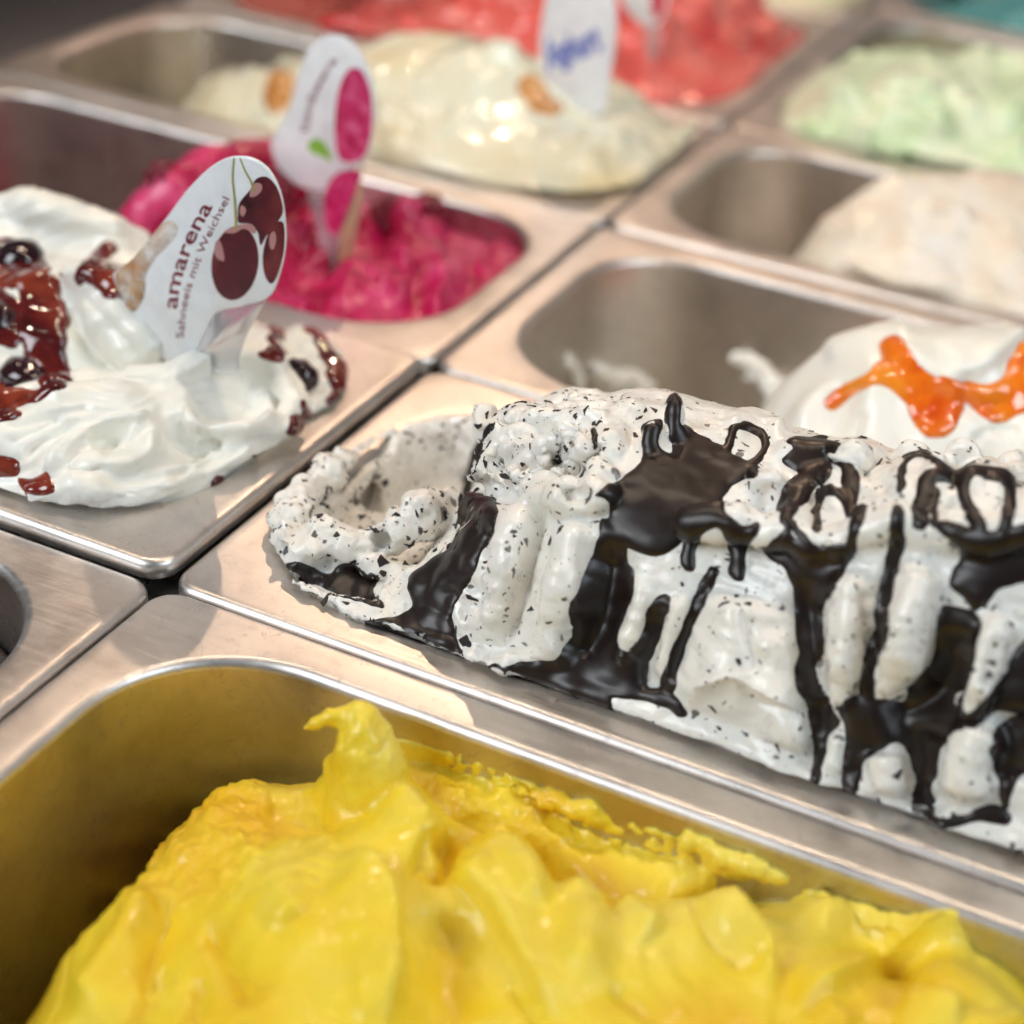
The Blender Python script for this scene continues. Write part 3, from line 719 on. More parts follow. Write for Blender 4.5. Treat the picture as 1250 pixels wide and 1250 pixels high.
choc_polys = [
    [(566,603),(604,613),(604,636),(589,674),(566,716),(550,747),(552,778),(566,806),(500,788),(431,767),(485,756),(506,743),(500,711),(527,686),(554,663),(562,632)],
    [(348,688),(370,690),(397,705),(420,693),(447,701),(462,705),(454,720),(466,743),(447,740),(420,726),(385,713),(355,713)],
    [(737,636),(760,655),(770,692),(768,728),(752,768),(754,790),(772,797),(787,768),(796,738),(814,725),(817,738),(801,779),(791,812),(790,838),(812,844),(838,874),(796,856),(750,850),(746,866),(723,868),(658,838),(598,816),(658,807),(681,805),(700,774),(698,740),(708,713),(727,678)],
    [(727,605),(750,590),(781,562),(788,523),(806,518),(801,543),(817,554),(822,528),(834,520),(873,543),(919,569),(924,582),(904,585),(883,605),(886,625),(905,643),(925,641),(910,672),(906,705),(893,700),(895,678),(880,645),(860,648),(850,672),(847,695),(834,688),(836,655),(812,676),(786,676),(762,660),(748,640),(742,615)],
    [(960,538),(996,536),(1026,543),(1042,569),(1047,589),(1042,625),(1034,625),(1029,594),(1031,574),(1016,559),(1001,554),(1014,577),(991,600),(970,625),(965,638),(950,635),(955,605),(965,589),(975,577),(955,564),(975,546)],
    [(934,671),(957,648),(962,638),(970,656),(996,669),(1037,666),(1034,687),(1016,717),(1006,748),(1006,794),(996,810),(1001,840),(1026,881),(1011,902),(1001,953),(991,950),(996,912),(986,861),(973,835),(975,794),(968,738),(965,702),(950,687)],
    [(1026,861),(1037,851),(1078,856),(1119,835),(1144,789),(1149,748),(1160,743),(1195,753),(1190,799),(1175,851),(1185,871),(1226,825),(1250,779),(1290,770),(1290,861),(1250,865),(1216,871),(1195,886),(1160,897),(1139,938),(1142,994),(1170,999),(1211,989),(1231,994),(1229,1004),(1185,1004),(1154,1009),(1113,994),(1119,953),(1108,912),(1078,907),(1052,932),(1047,968),(1029,963),(1032,932),(1037,892)],
    [(1144,641),(1160,636),(1211,651),(1255,644),(1290,640),(1290,700),(1226,717),(1201,743),(1185,738),(1160,712),(1175,687),(1170,666)],
    [(1211,905),(1250,870),(1280,880),(1270,930),(1240,950),(1228,988),(1216,940)],
]
choc_lines = [(7, [(568,604),(573,590),(581,553),(600,520)]), (5, [(722,528),(726,548)]), 
    (13, [(824,488),(824,532)]), (9, [(888,556),(893,530),(912,519),(930,529),(932,548),(918,563)]), (9, [(996,642),(1001,606),(1021,600),(1036,627)]),
    (11, [(1037,668),(1046,640),(1054,622)]), (14, [(1098,622),(1095,645),(1096,668),(1085,700),(1076,748),(1076,770),(1063,808),(1060,846)]),
    (9, [(1098,597),(1108,560),(1129,556),(1155,570)]), (13, [(1121,638),(1129,595),(1144,580),(1170,584),(1177,605),(1195,642)]), (8, [(1139,638),(1142,600)]),
    (13, [(1172,582),(1195,573),(1226,584),(1235,605),(1228,646)]), (12, [(873,697),(838,770),(826,799),(816,842)]), (6, [(972,640),(985,658),(998,672)])]
for cv, cq in coat(SV, SQ, choc_polys, [(w*(0.8 if w < 10 else 1.05), l) for w, l in choc_lines], 1.05, 24, 4.5, 2, soft=10, grow=2.0):
    obj('chocolate_sauce', cv, cq, MCHOC, STR)

# ------------------------------------------------------------------ yellow ice cream
ct = pz((60, 1250, -34), (100, 1140, -30), (180, 1062, -26), (230, 1000, -24), (275, 962, -23), (330, 964, -21), (390, 958, -17), (440, 945, -12), (470, 955, -12),
        (350, 1000, -23), (400, 1004, -21), (445, 985, -18), (285, 1040, -13), (330, 1042, -9), (385, 1048, -6), (430, 1042, -6), (470, 1006, -6), (486, 962, -8),
        (240, 1065, -16), (200, 1140, -18), (300, 1150, -6), (400, 1150, -3), (450, 1100, -4), (300, 1240, -4), (440, 1240, -2),
        (512, 1005, -6), (545, 1062, -5), (533, 1032, -12), (552, 1115, -10), (552, 1180, -8), (562, 1240, -6), (600, 1050, -6), (650, 1070, -5), (675, 1120, -3), (705, 1190, 1), (640, 1200, -6),
        (640, 1022, -14), (720, 1072, -14), (750, 1110, -11), (800, 1110, -5), (800, 1230, 0), (880, 1092, -6), (895, 1130, -2), (935, 1185, -7), (1000, 1180, -3),
        (1000, 1112, -10), (1100, 1130, -12), (1250, 1165, -12), (1100, 1210, -2), (1150, 1175, -1), (1250, 1240, 0))
ct = [tuple(c) for c in ct] + [(20, -50, -80), (26, -90, -85), (16, -120, -90), (30, -20, -60), (60, -17, -42)] + [(x, -16, -15) for x in (90, 130, 170, 210, 250, 300)] + [(x, -26, -19) for x in (90, 140, 180, 220, 260, 300)]
ct += [(x, -230, -40) for x in (30, 120, 220, 310)] + [(x, -160, -10) for x in (100, 200, 300)] + [(326, -100, -30), (30, -160, -60)]
def yel_extra(v):
    v.chain(pz((440, 985, -18), (444, 945, -9), (444, 915, -1), (440, 893, 4)), [10, 8, 6.5, 5.0], 3.5)
    v.chain(pz((475, 975, -15), (468, 940, -6), (458, 905, 1)), [8, 6.0, 4.6], 3)
    v.chain(pz((405, 965, -18), (420, 938, -9), (430, 912, -1)), [5, 4.2, 3.4], 3)
    def smear(X, Y, Z):
        sh = np.broadcast_shapes(X.shape, Y.shape, Z.shape); P = np.stack([a.ravel() for a in np.broadcast_arrays(X, Y, Z)], 1)
        n = fbm(P*np.array([0.35, 1, 1]), 6, 3, 19).reshape(sh)
        return np.maximum(-rr(X, Y, PANS['yellow'])-np.maximum(0, -Z)*TAPER-0.35-0.2*n, Z+8+2.0*n+np.maximum(0, X-175)*0.12+np.maximum(0, 95-X)*0.2)
    v.op((70, -30, -40), (270, -8, -2), smear, 0.8)
    v.chain(pz((370, 890, 3.4), (386, 881, 5), (406, 874, 6.4), (430, 871, 6.8), (448, 876, 5.5), (456, 892, 3)), [0.6, 1.3, 2.2, 2.8, 3.4, 3.8], 2.0)
V, Q = heap('yellow', ct, (8, -150, -95), (290, -8, 16), 0.75, yel_extra, 2, lam=0.3, inset=-1.4)
yel_strokes = [
    ('ridge', -6.50, 22, [(500, 1040), (535, 1050), (530, 1020)]), ('crease', -9.75, 8, [(492, 942), (560, 985), (640, 1012), (705, 1058), (800, 1078), (900, 1084), (1000, 1104)]),
    ('lip', 5.69, 20, [(335, 952), (300, 950), (272, 956)], 4), ('ridge', 4.88, 22, [(482, 955), (510, 1010), (545, 1062)]),
    ('lip', 8.12, 60, [(420, 1040), (462, 1090), (478, 1160), (470, 1260)], 10), ('ridge', -6.50, 45, [(560, 1110), (550, 1180), (555, 1260)]),
    ('crease', -4.88, 12, [(245, 1120), (290, 1190), (310, 1230)]), ('ridge', 4.88, 20, [(190, 1080), (150, 1150), (90, 1240)]), ('crease', -4.88, 9, [(215, 1090), (180, 1170), (160, 1260)]),
    ('ridge', -4.06, 18, [(180, 1190), (205, 1210)]), ('crease', -4.06, 7, [(240, 1190), (232, 1250)]), ('ridge', 4.06, 25, [(340, 1080), (360, 1130)]),
    ('lip', 6.50, 34, [(690, 1250), (640, 1170), (600, 1100), (540, 1050)], 10), ('crease', -4.88, 9, [(540, 1005), (548, 1050), (520, 1070)]),
    ('ridge', 4.88, 20, [(590, 1010), (640, 1060), (660, 1120)]), ('crease', -4.06, 8, [(660, 1025), (690, 1080)]), ('ridge', 4.88, 25, [(690, 1070), (720, 1140), (700, 1200)]),
    ('lip', 7.31, 40, [(900, 1080), (890, 1110), (930, 1170), (940, 1230)], 9), ('crease', -4.88, 8, [(840, 1090), (870, 1150), (930, 1210)]), ('crease', -4.06, 7, [(740, 1200), (800, 1240), (860, 1270)]),
    ('lip', 5.69, 40, [(1240, 1130), (1130, 1160), (1010, 1210), (960, 1250)], 9), ('ridge', 4.88, 26, [(960, 1110), (1080, 1130), (1200, 1160)]),
    ('crease', -4.06, 7, [(1050, 1180), (1140, 1200), (1250, 1230)]), ('ridge', 4.22, 22, [(1100, 1215), (1180, 1240)]), ('ridge', 4.88, 18, [(760, 1100), (800, 1150)]), ('crease', -3.25, 6, [(620, 1200), (660, 1260)]),
    ('ridge', 3.25, 14, [(1000, 1230), (1040, 1260)]), ('lip', 3.90, 20, [(740, 1010), (680, 985), (600, 965)], 6), ('lip', 3.25, 18, [(990, 1085), (900, 1055), (800, 1015)], 5), ('ridge', -3.57, 10, [(840, 1040), (860, 1045)])]
V = sculpt(V, Q, yel_strokes, 1)
px, _ = project(V)
z1 = np.clip((345-px[:,0])/40, 0, 1)*np.clip((1130-px[:,1])/60, 0, 1)+np.clip((px[:,0]-500)/60, 0, 1)*np.clip((1000+(px[:,0]-500)*0.2-px[:,1])/15, 0, 1)
z1 = np.clip(z1, 0, 1)
V = streaks(V, Q, 0.35, 62, 150, 10, 60, 15); V = roughen(V, Q, 1.0, 24, 12); V = roughen(V, Q, 0.45, 7, 13); V = roughen(V, Q, 1.5, 4.5, 14, z1); tz = np.clip((px[:,0]-355)/10, 0, 1)*np.clip((485-px[:,0])/10, 0, 1)*np.clip((950-px[:,1])/30, 0, 1); V = roughen(V, Q, 0.8, 4, 16, tz)
mass('scooped_ice_cream', V, Q, MYEL, 'bright yellow ice cream scooped into soft folds with an upright tip', (170, -125, -100))

# ------------------------------------------------------------------ white ice cream with cherries
ct = pz((0, 612, 4), (60, 625, 4), (130, 632, 4), (200, 618, 4), (260, 590, 4), (330, 545, 4), (390, 510, 4), (428, 484, 4), (425, 455, 4), (400, 410, 4), (350, 385, 3),
        (-40, 500, 14), (0, 490, 15), (60, 480, 16), (130, 467, 18), (200, 460, 19), (250, 442, 21), (300, 437, 20), (350, 468, 15),
        (0, 560, 11), (100, 565, 13), (200, 550, 14), (300, 505, 13), (60, 600, 8), (170, 600, 8), (260, 560, 8),
        (150, 400, 25), (80, 420, 22), (40, 420, 21), (0, 420, 21), (190, 420, 17), (80, 342, 33), (140, 347, 31), (20, 350, 30), (-20, 350, 30), (190, 370, 23),
        (0, 257, 37), (50, 260, 37), (110, 277, 33), (165, 290, 28), (60, 305, 31), (140, 318, 29), (0, 305, 30), (-60, 300, 32),
        (330, 402, 11), (380, 425, 11), (400, 470, 9), (300, 420, 12), (260, 400, 12))
ct = [tuple(c) for c in ct]
for a, b, z in ((0, 490, 15), (60, 480, 16), (130, 467, 18), (200, 460, 19), (250, 442, 21), (300, 437, 20)):
    c = W(a, b, z=z); ct.append((c[0]-4, c[1]+13, z-9))
ct += [(-60, 152, 3), (-120, 155, 4), (-200, 152, 4), (-300, 100, 4), (-250, 60, 18), (-200, 40, 15), (-20, 152, 2), (-200, 18, 3), (-130, 18, 3), (-320, 40, 0), (-13, 40, 0), (-14, 90, 1), (-10, 20, -4)]
def ama_extra(v):
    v.chain(pz((-30, 560, 9), (20, 545, 12), (80, 520, 16), (140, 510, 17), (170, 535, 14)), [7, 9, 9, 8, 6], 6)
    v.chain(pz((186, 498, 18), (232, 456, 22), (285, 440, 22), (335, 452, 19), (362, 488, 14), (348, 520, 12), (300, 534, 13), (245, 524, 15), (200, 508, 16)), [3.5, 4.5, 5, 5, 4, 3.5, 3.5, 3.2, 2.5], 1.6)
    v.chain(pz((70, 572, 11), (88, 532, 16), (138, 508, 19), (182, 518, 17), (190, 550, 14), (152, 576, 12), (105, 575, 12)), [3, 4, 4, 3.6, 3.4, 3, 2.4], 1.6)
    v.chain(pz((-30, 512, 16), (30, 492, 18), (100, 476, 20), (190, 466, 21), (235, 452, 21)), [4, 4.5, 4.5, 4, 3], 1.6)
    v.chain(pz((40, 604, 8), (110, 600, 9), (200, 582, 9), (290, 552, 9), (360, 522, 9)), [3, 3.4, 3.6, 3.4, 2.5], 1.8)
    v.chain(pz((-20, 548, 13), (30, 530, 15), (80, 505, 18)), [3, 3.4, 2.6], 1.4)
    v.ell(W(132, 542, z=20), (6, 8, 6), 2.0, True); v.ell(W(285, 488, z=24), (14, 11, 8), 2.5, True)
    v.chain(pz((108, 348, 34), (132, 385, 30), (165, 425, 22), (190, 450, 15)), [7, 9, 9, 7], 3)
    v.chain(pz((-30, 262, 34), (30, 258, 37), (80, 268, 36), (130, 285, 32), (168, 292, 28)), [6, 7, 7, 6, 5], 3)
V, Q = heap('amarena', ct, (-235, 4, -30), (0, 162, 52), 0.9, ama_extra, 1, over=6.0)
ama_strokes = [
    ('lip', 3.00, 36, [(372, 478), (352, 455), (300, 438), (250, 442), (200, 462), (130, 468), (60, 480), (0, 500)], 8),
    ('ridge', -7.43, 26, [(230, 505), (280, 492), (328, 485)]), ('lip', 5.40, 20, [(350, 500), (300, 525), (240, 520), (190, 500)], 7),
    ('lip', 5.40, 26, [(60, 600), (70, 560), (110, 525), (170, 512), (190, 530)], 7), ('ridge', -6.08, 18, [(110, 548), (135, 535), (150, 545)]), ('lip', 4.73, 20, [(190, 520), (180, 555), (140, 575), (90, 570)], 7),
    ('crease', -4.05, 8, [(190, 520), (260, 552), (340, 530)]), ('ridge', 3.38, 16, [(60, 590), (140, 600), (230, 585)]), ('crease', -3.38, 7, [(30, 560), (50, 540), (100, 515)]), ('crease', -2.97, 8, [(120, 590), (200, 580), (280, 560)]),
    ('ridge', 2.43, 10, [(200, 600), (260, 575), (320, 540)]), ('crease', -2.70, 8, [(0, 545), (30, 530), (80, 500)]), ('crease', -2.70, 6, [(0, 520), (60, 505), (120, 490)]),
    ('crease', -3.38, 9, [(85, 370), (110, 430), (160, 460)]), ('ridge', 3.24, 20, [(120, 360), (160, 400), (195, 440)]), ('crease', -2.70, 10, [(90, 350), (140, 400), (185, 455)]),
    ('lip', 4.73, 24, [(190, 372), (140, 350), (85, 340), (40, 352), (0, 365)], 7), ('ridge', 4.05, 20, [(0, 255), (60, 258), (120, 280), (170, 288)]), ('ridge', -4.05, 16, [(20, 300), (80, 300), (130, 310)]),
    ('crease', -2.70, 8, [(330, 400), (380, 440), (410, 490)]), ('ridge', 2.70, 14, [(350, 395), (395, 430), (420, 470)]), ('ridge', -2.70, 12, [(345, 440), (385, 485)])]
V = sculpt(V, Q, ama_strokes, 1)
px, _ = project(V)
V = streaks(V, Q, 0.55, -14, 110, 9, 40, 25); V = roughen(V, Q, 0.7, 16, 21); V = roughen(V, Q, 1.0, 6, 22, np.clip((px[:,0]-345)/30, 0, 1)); V = roughen(V, Q, 0.8, 5, 23, np.clip((px[:,1]-585)/30, 0, 1)*0.5)
AMA = mass('swirled_ice_cream', V, Q, MWHITE, 'white swirled ice cream with dark cherry sauce in the raised pan', (-170, 82, -96))
sau_polys = [[(24,349),(45,340),(70,336),(74,365),(81,400),(84,440),(81,468),(60,474),(45,455),(38,440),(30,430),(25,400),(22,370)], [(-40,352),(0,356),(18,372),(20,400),(22,420),(0,426),(-40,430)], [(-40,468),(0,466),(18,474),(40,478),(60,474),(44,488),(8,506),(-40,522)],
    [(92,335),(110,315),(132,298),(142,305),(120,325),(150,330),(172,335),(168,365),(130,360),(100,345)],
    [(-30,290),(20,300),(50,318),(55,342),(0,350),(-30,350)],
    [(0,556),(22,556),(26,578),(10,585),(-10,575)], [(28,585),(48,578),(62,592),(60,604),(36,600)],
    [(322,405),(338,402),(344,420),(340,440),(318,436),(328,425)], [(370,392),(385,393),(400,416),(414,440),(430,470),(427,490),(408,499),(398,490),(412,475),(404,455),(390,430)], [(352,520),(368,508),(376,515),(360,532)]]
sau_lines = [(7, [(378,398),(392,420),(404,448)]), (5, [(372,485),(374,505),(366,520)]), (4, [(255,592),(275,588)]), (3, [(312,556),(318,560)]), (6, [(400,500),(412,496)])]
for cv, cq in coat(V, Q, sau_polys, sau_lines, 1.3, 14, 7, 31, grow=1.5): obj('cherry_sauce', cv, cq, MSAUCE, AMA)

def cherry(px_, py__, z, r, label, squash=0.9, seed=0):
    c = W(px_, py__, z=z); nu, nv = 28, 18
    P = []
    for i in range(nv+1):
        th = math.pi*i/nv
        for j in range(nu):
            ph = 2*math.pi*j/nu; P.append((math.sin(th)*math.cos(ph), math.sin(th)*math.sin(ph), math.cos(th)*squash))
    P = np.array(P); R_ = r*(1+0.06*fbm(P*10+seed*7, 6, 2, seed)+0.05*fbm(P*10+seed*3, 2.2, 2, seed+2))
    rot = np.array(Matrix.Rotation(0.7+seed, 3, 'X') @ Matrix.Rotation(seed*1.3, 3, 'Z'))
    V = c+(P*R_[:, None])@rot.T
    F = [(i*nu+j, i*nu+(j+1) % nu, (i+1)*nu+(j+1) % nu, (i+1)*nu+j) for i in range(nv) for j in range(nu)]
    F = [f[::-1] for f in F]
    o = obj('cherry', V, F, MCHERRY); tag(o, label, 'cherry', 'cherries in the white ice cream'); return o
cherry(366, 461, 12, 6.6, 'dark cherry at the right end of the white ice cream, below the sign', 0.9, 1)
cherry(36, 464, 10, 11, 'dark glossy cherry sunk in sauce behind the front swirl', 0.72, 2)
cherry(24, 320, 29, 9, 'dark cherry on the rear ridge at the left edge', 0.85, 3)
cherry(50, 374, 23, 10, 'large sauce covered cherry in the middle of the dark sauce', 0.9, 4)
cherry(-2, 398, 22, 10, 'sauce covered cherry cut off by the left edge', 0.9, 5)
cherry(137, 356, 25, 7, 'dark cherry half hidden behind the left tip of the cherry sign', 0.8, 6)

# ------------------------------------------------------------------ raspberry ice cream
ct = pz((345, 378, -4), (400, 384, -4), (470, 388, -5), (530, 380, -6), (590, 350, -9), (640, 315, -12), (620, 290, -16), (560, 255, -18), (500, 228, -18), (440, 205, -16),
        (300, 330, 4), (360, 320, -2), (420, 320, -6), (480, 330, -6), (550, 330, -9), (250, 212, 22), (300, 195, 20), (205, 232, 18), (172, 255, 12), (230, 280, 14), (300, 270, 10), (380, 260, -4), (280, 350, 2), (350, 215, 8), (500, 280, -10))
ct = [tuple(c) for c in ct]+[(-250, 200, -100), (-250, 300, -105), (-222, 240, -80), (-320, 250, -112), (-130, 185, -4), (-160, 182, -10)]
V, Q = heap('raspberry', ct, (-330, 172, -100), (-8, 324, 42), 1.5, lambda v: (v.chain(pz((176, 268, 12), (210, 240, 20), (258, 216, 24)), [10, 12, 11], 3), v.chain(pz((290, 212, 22), (335, 208, 20), (372, 222, 10)), [11, 11, 8], 3)), 1)
V = roughen(V, Q, 3.0, 24, 41); V = roughen(V, Q, 0.7, 8, 42)
rs = np.random.default_rng(5); st = []
for i in range(20):
    a = np.array([rs.uniform(380, 640), rs.uniform(235, 380)]); b = a+rs.uniform(-45, 45, 2); st.append(('lip', rs.uniform(5, 10), rs.uniform(18, 34), [a, (a+b)/2+rs.uniform(-14, 14, 2), b], 6))
st += [('ridge', -5, 30, [(330, 330), (400, 350), (420, 300)]), ('lip', 6, 30, [(420, 380), (430, 330), (400, 290)], 8)]
V = sculpt(V, Q, st, 1)
RAS = mass('scooped_ice_cream', V, Q, MRASP, 'dark pink raspberry ice cream with whole berries behind the cherry sign', (-170, 247, -100))
def raspberry(px_, py__, z, r, label, seed):
    rs = np.random.default_rng(seed); c = W(px_, py__, z=z); v = Vol(c-r*1.6, c+r*1.6, r*0.075)
    ax = np.array([rs.uniform(-.5, .5), rs.uniform(-.5, .5), 1]); ax /= np.linalg.norm(ax)
    for i in range(46):
        zz = 1-2*(i+.5)/46; a = i*2.39996; q = np.array([math.sqrt(1-zz*zz)*math.cos(a), math.sqrt(1-zz*zz)*math.sin(a), zz*1.12])*r*0.8
        v.ell(c+q, (r*.24,)*3, r*.03)
    v.ell(c, (r*.82,)*3, r*.05)
    V, Q = v.mesh(1); o = obj('raspberry', V, Q, MBERRY); tag(o, label, 'raspberry', 'whole raspberries in the pink ice cream')
MBERRY = glossy('raspberry_skin', [(0.10, 0.003, 0.012), (0.24, 0.008, 0.03)], 120, 0.25, 0.2, (1, .2, .2), 2, 0.1, 300)
raspberry(521, 264, -4, 10, 'dark raspberry nearest the right end of the pink ice cream', 1)
raspberry(478, 270, -2, 10.5, 'dark raspberry beside the foot of the raspberry sign', 2)
raspberry(330, 236, 20, 10, 'red raspberry on the heap behind the cherry sign', 3)
raspberry(205, 228, 24, 10, 'red raspberry on the far left peak of the pink ice cream', 4)

# ------------------------------------------------------------------ the blurred pans behind
def rear(key, name, ctrl, lo, hi, mat, label, base, strokes=(), n=20, box=None, amp=(2, 5), rough=(3.0, 22), h=2.2, seed=0, over=3.0, extra=None):
    V, Q = heap(key, ctrl, lo, hi, h, extra, 1, over=over)
    V = roughen(V, Q, rough[0], rough[1], seed); rs = np.random.default_rng(seed+3); st = list(strokes)
    x0, y0, x1, y1 = box
    for i in range(n):
        a = np.array([rs.uniform(x0, x1), rs.uniform(y0, y1)]); b = a+np.array([rs.uniform(-90, 90), rs.uniform(-30, 30)])
        st.append(('lip', rs.uniform(*amp), rs.uniform(12, 26), [a, (a+b)/2+rs.uniform(-14, 14, 2), b], 5))
    V = sculpt(V, Q, st, 1)
    return V, Q, mass(name, V, Q, mat, label, base)
ct = pz((235, 118, -8), (330, 88, 10), (430, 56, 24), (520, 48, 27), (600, 62, 26), (700, 92, 22), (780, 112, 17), (838, 150, 6), (250, 130, -6), (330, 150, 0), (420, 178, 1), (540, 208, 3), (620, 225, 3), (700, 236, 3), (780, 222, 3), (832, 190, 3), (500, 120, 20), (600, 140, 20), (700, 160, 16), (420, 115, 16), (560, 175, 12), (680, 200, 10), (780, 170, 12))
ct = [tuple(c) for c in ct]+[(-240, 350, -50), (-240, 470, -50), (-300, 420, -60), (-150, 478, -5), (-80, 480, -5), (-20, 470, 0), (-205, 480, -20)]
CRV, CRQ, CRE = rear('cream', 'scooped_ice_cream', ct, (-330, 336, -65), (-4, 490, 40), MCREAM, 'cream coloured glossy ice cream with a white sign standing in it', (-170, 412, -100), n=30, box=(300, 60, 830, 220), seed=51, over=5)
for cv, cq in coat(CRV, CRQ, [[(640,92),(662,98),(672,118),(690,136),(668,142),(645,128),(632,108)], [(325,95),(345,84),(358,100),(352,128),(332,140),(322,118)]], [], 2.0, 12, 4, 53): obj('amber_sauce', cv, cq, MAMBER, CRE)
ct = pz((420, 22, 8), (480, 6, 28), (600, -10, 36), (720, -5, 32), (860, 0, 26), (930, 10, 16), (985, 40, -4), (940, 95, -2), (880, 122, 0), (800, 112, 2), (760, 90, 6), (600, 50, 14), (520, 35, 14), (700, 50, 18), (850, 60, 12), (450, 30, 8))
ct = [tuple(c) for c in ct]+[(-300, 600, -40), (-310, 520, -40), (-200, 720, -5), (-40, 720, -10), (-20, 650, -10), (-250, 700, -10)]
rear('red', 'scooped_ice_cream', ct, (-330, 502, -60), (-6, 738, 50), MRED, 'coral red strawberry ice cream at the top of the display', (-170, 620, -100), n=34, box=(430, -20, 980, 120), amp=(4, 10), seed=61)
ct = pz((962, 122, 0), (975, 150, 2), (1010, 170, 3), (1100, 192, 4), (1250, 216, 4), (1090, 58, 26), (1150, 62, 24), (1195, 90, 18), (1250, 60, 26), (1010, 100, 12), (1060, 75, 20), (1100, 120, 22), (1200, 130, 18), (1050, 145, 12))
ct = [tuple(c) for c in ct]+[(60, 760, -55), (150, 760, -55), (260, 760, -40), (40, 710, -50), (100, 720, -35), (320, 600, 0), (320, 520, 0), (200, 740, -30)]
rear('green', 'scooped_ice_cream', ct, (6, 500, -70), (335, 783, 45), MGREEN, 'pale green ice cream heaped in the wide pan at the top right', (170, 620, -100), n=28, box=(970, 55, 1250, 200), amp=(4, 9), seed=71)
ct = pz((985, 318, -4), (1040, 335, 3), (1100, 347, 4), (1180, 358, 4), (1250, 368, 4), (990, 285, 0), (1020, 262, 8), (1060, 240, 14), (1130, 224, 18), (1250, 218, 22), (1060, 295, 12), (1150, 290, 16), (1250, 290, 18))
ct = [tuple(c) for c in ct]+[(30, 350, -80), (60, 370, -70), (40, 420, -80), (60, 470, -75), (90, 480, -50), (130, 478, -10), (200, 478, -5), (320, 420, 10), (320, 350, 5), (75, 400, -45)]
rear('beige', 'scooped_ice_cream', ct, (6, 336, -95), (335, 490, 40), MBEIGE, 'pale beige ice cream pushed to the right of its half empty pan', (170, 412, -100), n=16, box=(980, 225, 1250, 350), amp=(1.5, 4), seed=81, rough=(2.0, 18))
ct = [(60, 825, 0), (100, 895, 10), (200, 895, 14), (300, 895, 10), (150, 810, 0), (250, 810, 0), (150, 1010, -5), (30, 920, -20)]
rear('teal', 'scooped_ice_cream', ct, (6, 796, -60), (335, 1034, 45), MTEAL, 'teal ice cream at the top right corner', (170, 915, -100), n=4, box=(1200, -20, 1260, 20), seed=91)
ct = [(-60, 765, 3), (-30, 780, 3), (-120, 765, 5), (-100, 800, 18), (-50, 830, 15), (-200, 820, 20), (-300, 850, 0), (-150, 970, -5), (-250, 970, -5), (-20, 900, 0)]
rear('pale', 'scooped_ice_cream', ct, (-330, 750, -60), (-6, 990, 45), MPALE, 'pale yellow ice cream showing at the top edge', (-170, 870, -100), n=4, box=(900, -20, 1050, 20), seed=95)
ct = [(-30, -30, -26), (-60, -60, -16), (-30, -90, -24), (-100, -80, -12), (-200, -80, -12), (-300, -80, -20), (-100, -20, -22), (-200, -20, -22), (-100, -150, -22), (-200, -150, -22)]
rear('dark', 'scooped_ice_cream', ct, (-330, -160, -60), (-8, -6, 5), MDARK, 'dark chocolate ice cream at the left edge', (-170, -82, -100), n=4, box=(-80, 700, 20, 800), seed=97)

# white ice cream with orange sauce
ct = pz((958, 515, -4), (962, 490, 4), (985, 442, 16), (1040, 417, 24), (1130, 404, 27), (1200, 404, 28), (1250, 407, 28), (1050, 480, 24), (1130, 500, 22), (1180, 510, 22), (1250, 520, 22), (1000, 500, 14), (1100, 540, 14), (1200, 560, 10), (1250, 580, 8), (1020, 540, 4))
ct = [tuple(c) for c in ct]+[(20, 200, -100), (60, 190, -95), (60, 250, -100), (60, 300, -98), (95, 300, -75), (100, 185, -40), (120, 314, -40), (160, 314, -8), (220, 314, -5), (300, 310, 0), (320, 250, 10), (320, 190, 5), (88, 230, -60)]
V, Q, ORA = rear('orange', 'scooped_ice_cream', ct, (6, 170, -110), (335, 324, 48), MWHITE, 'white ice cream topped with bright orange sauce', (170, 247, -100), n=0, box=(0, 0, 1, 1), h=1.3, seed=101, rough=(1.2, 20),
    strokes=[('lip', 5, 40, [(1250, 470), (1190, 480), (1150, 470), (1110, 440), (1080, 420)], 10), ('lip', 4, 34, [(1090, 460), (1040, 470), (1000, 490), (970, 530)], 8), ('ridge', 4, 30, [(1100, 530), (1160, 540), (1230, 520)]), ('crease', -3, 9, [(1180, 550), (1200, 530), (1250, 520)]), ('ridge', -4, 22, [(1160, 470), (1200, 485), (1250, 470)]), ('crease', -2, 8, [(1050, 500), (1040, 550)]), ('ridge', 4, 18, [(1000, 440), (1060, 415), (1120, 405)]), ('lip', 4, 30, [(1260, 400), (1200, 450), (1150, 470)], 7)])
for cv, cq in coat(V, Q, [[(1052,470),(1068,448),(1080,440),(1078,420),(1092,412),(1105,425),(1120,445),(1140,465),(1165,478),(1172,495),(1165,515),(1150,530),(1130,528),(1115,505),(1108,490),(1090,472),(1070,465)],
        [(1150,462),(1180,470),(1210,472),(1230,460),(1250,420),(1290,400),(1290,500),(1250,500),(1225,512),(1205,508),(1180,485)]], [(9, [(1060,462),(1035,475),(1015,492)])], 1.9, 22, 2, 103, grow=4.0, soft=4, facing=-0.6):
    obj('orange_sauce', cv, cq, MORANGE, ORA)
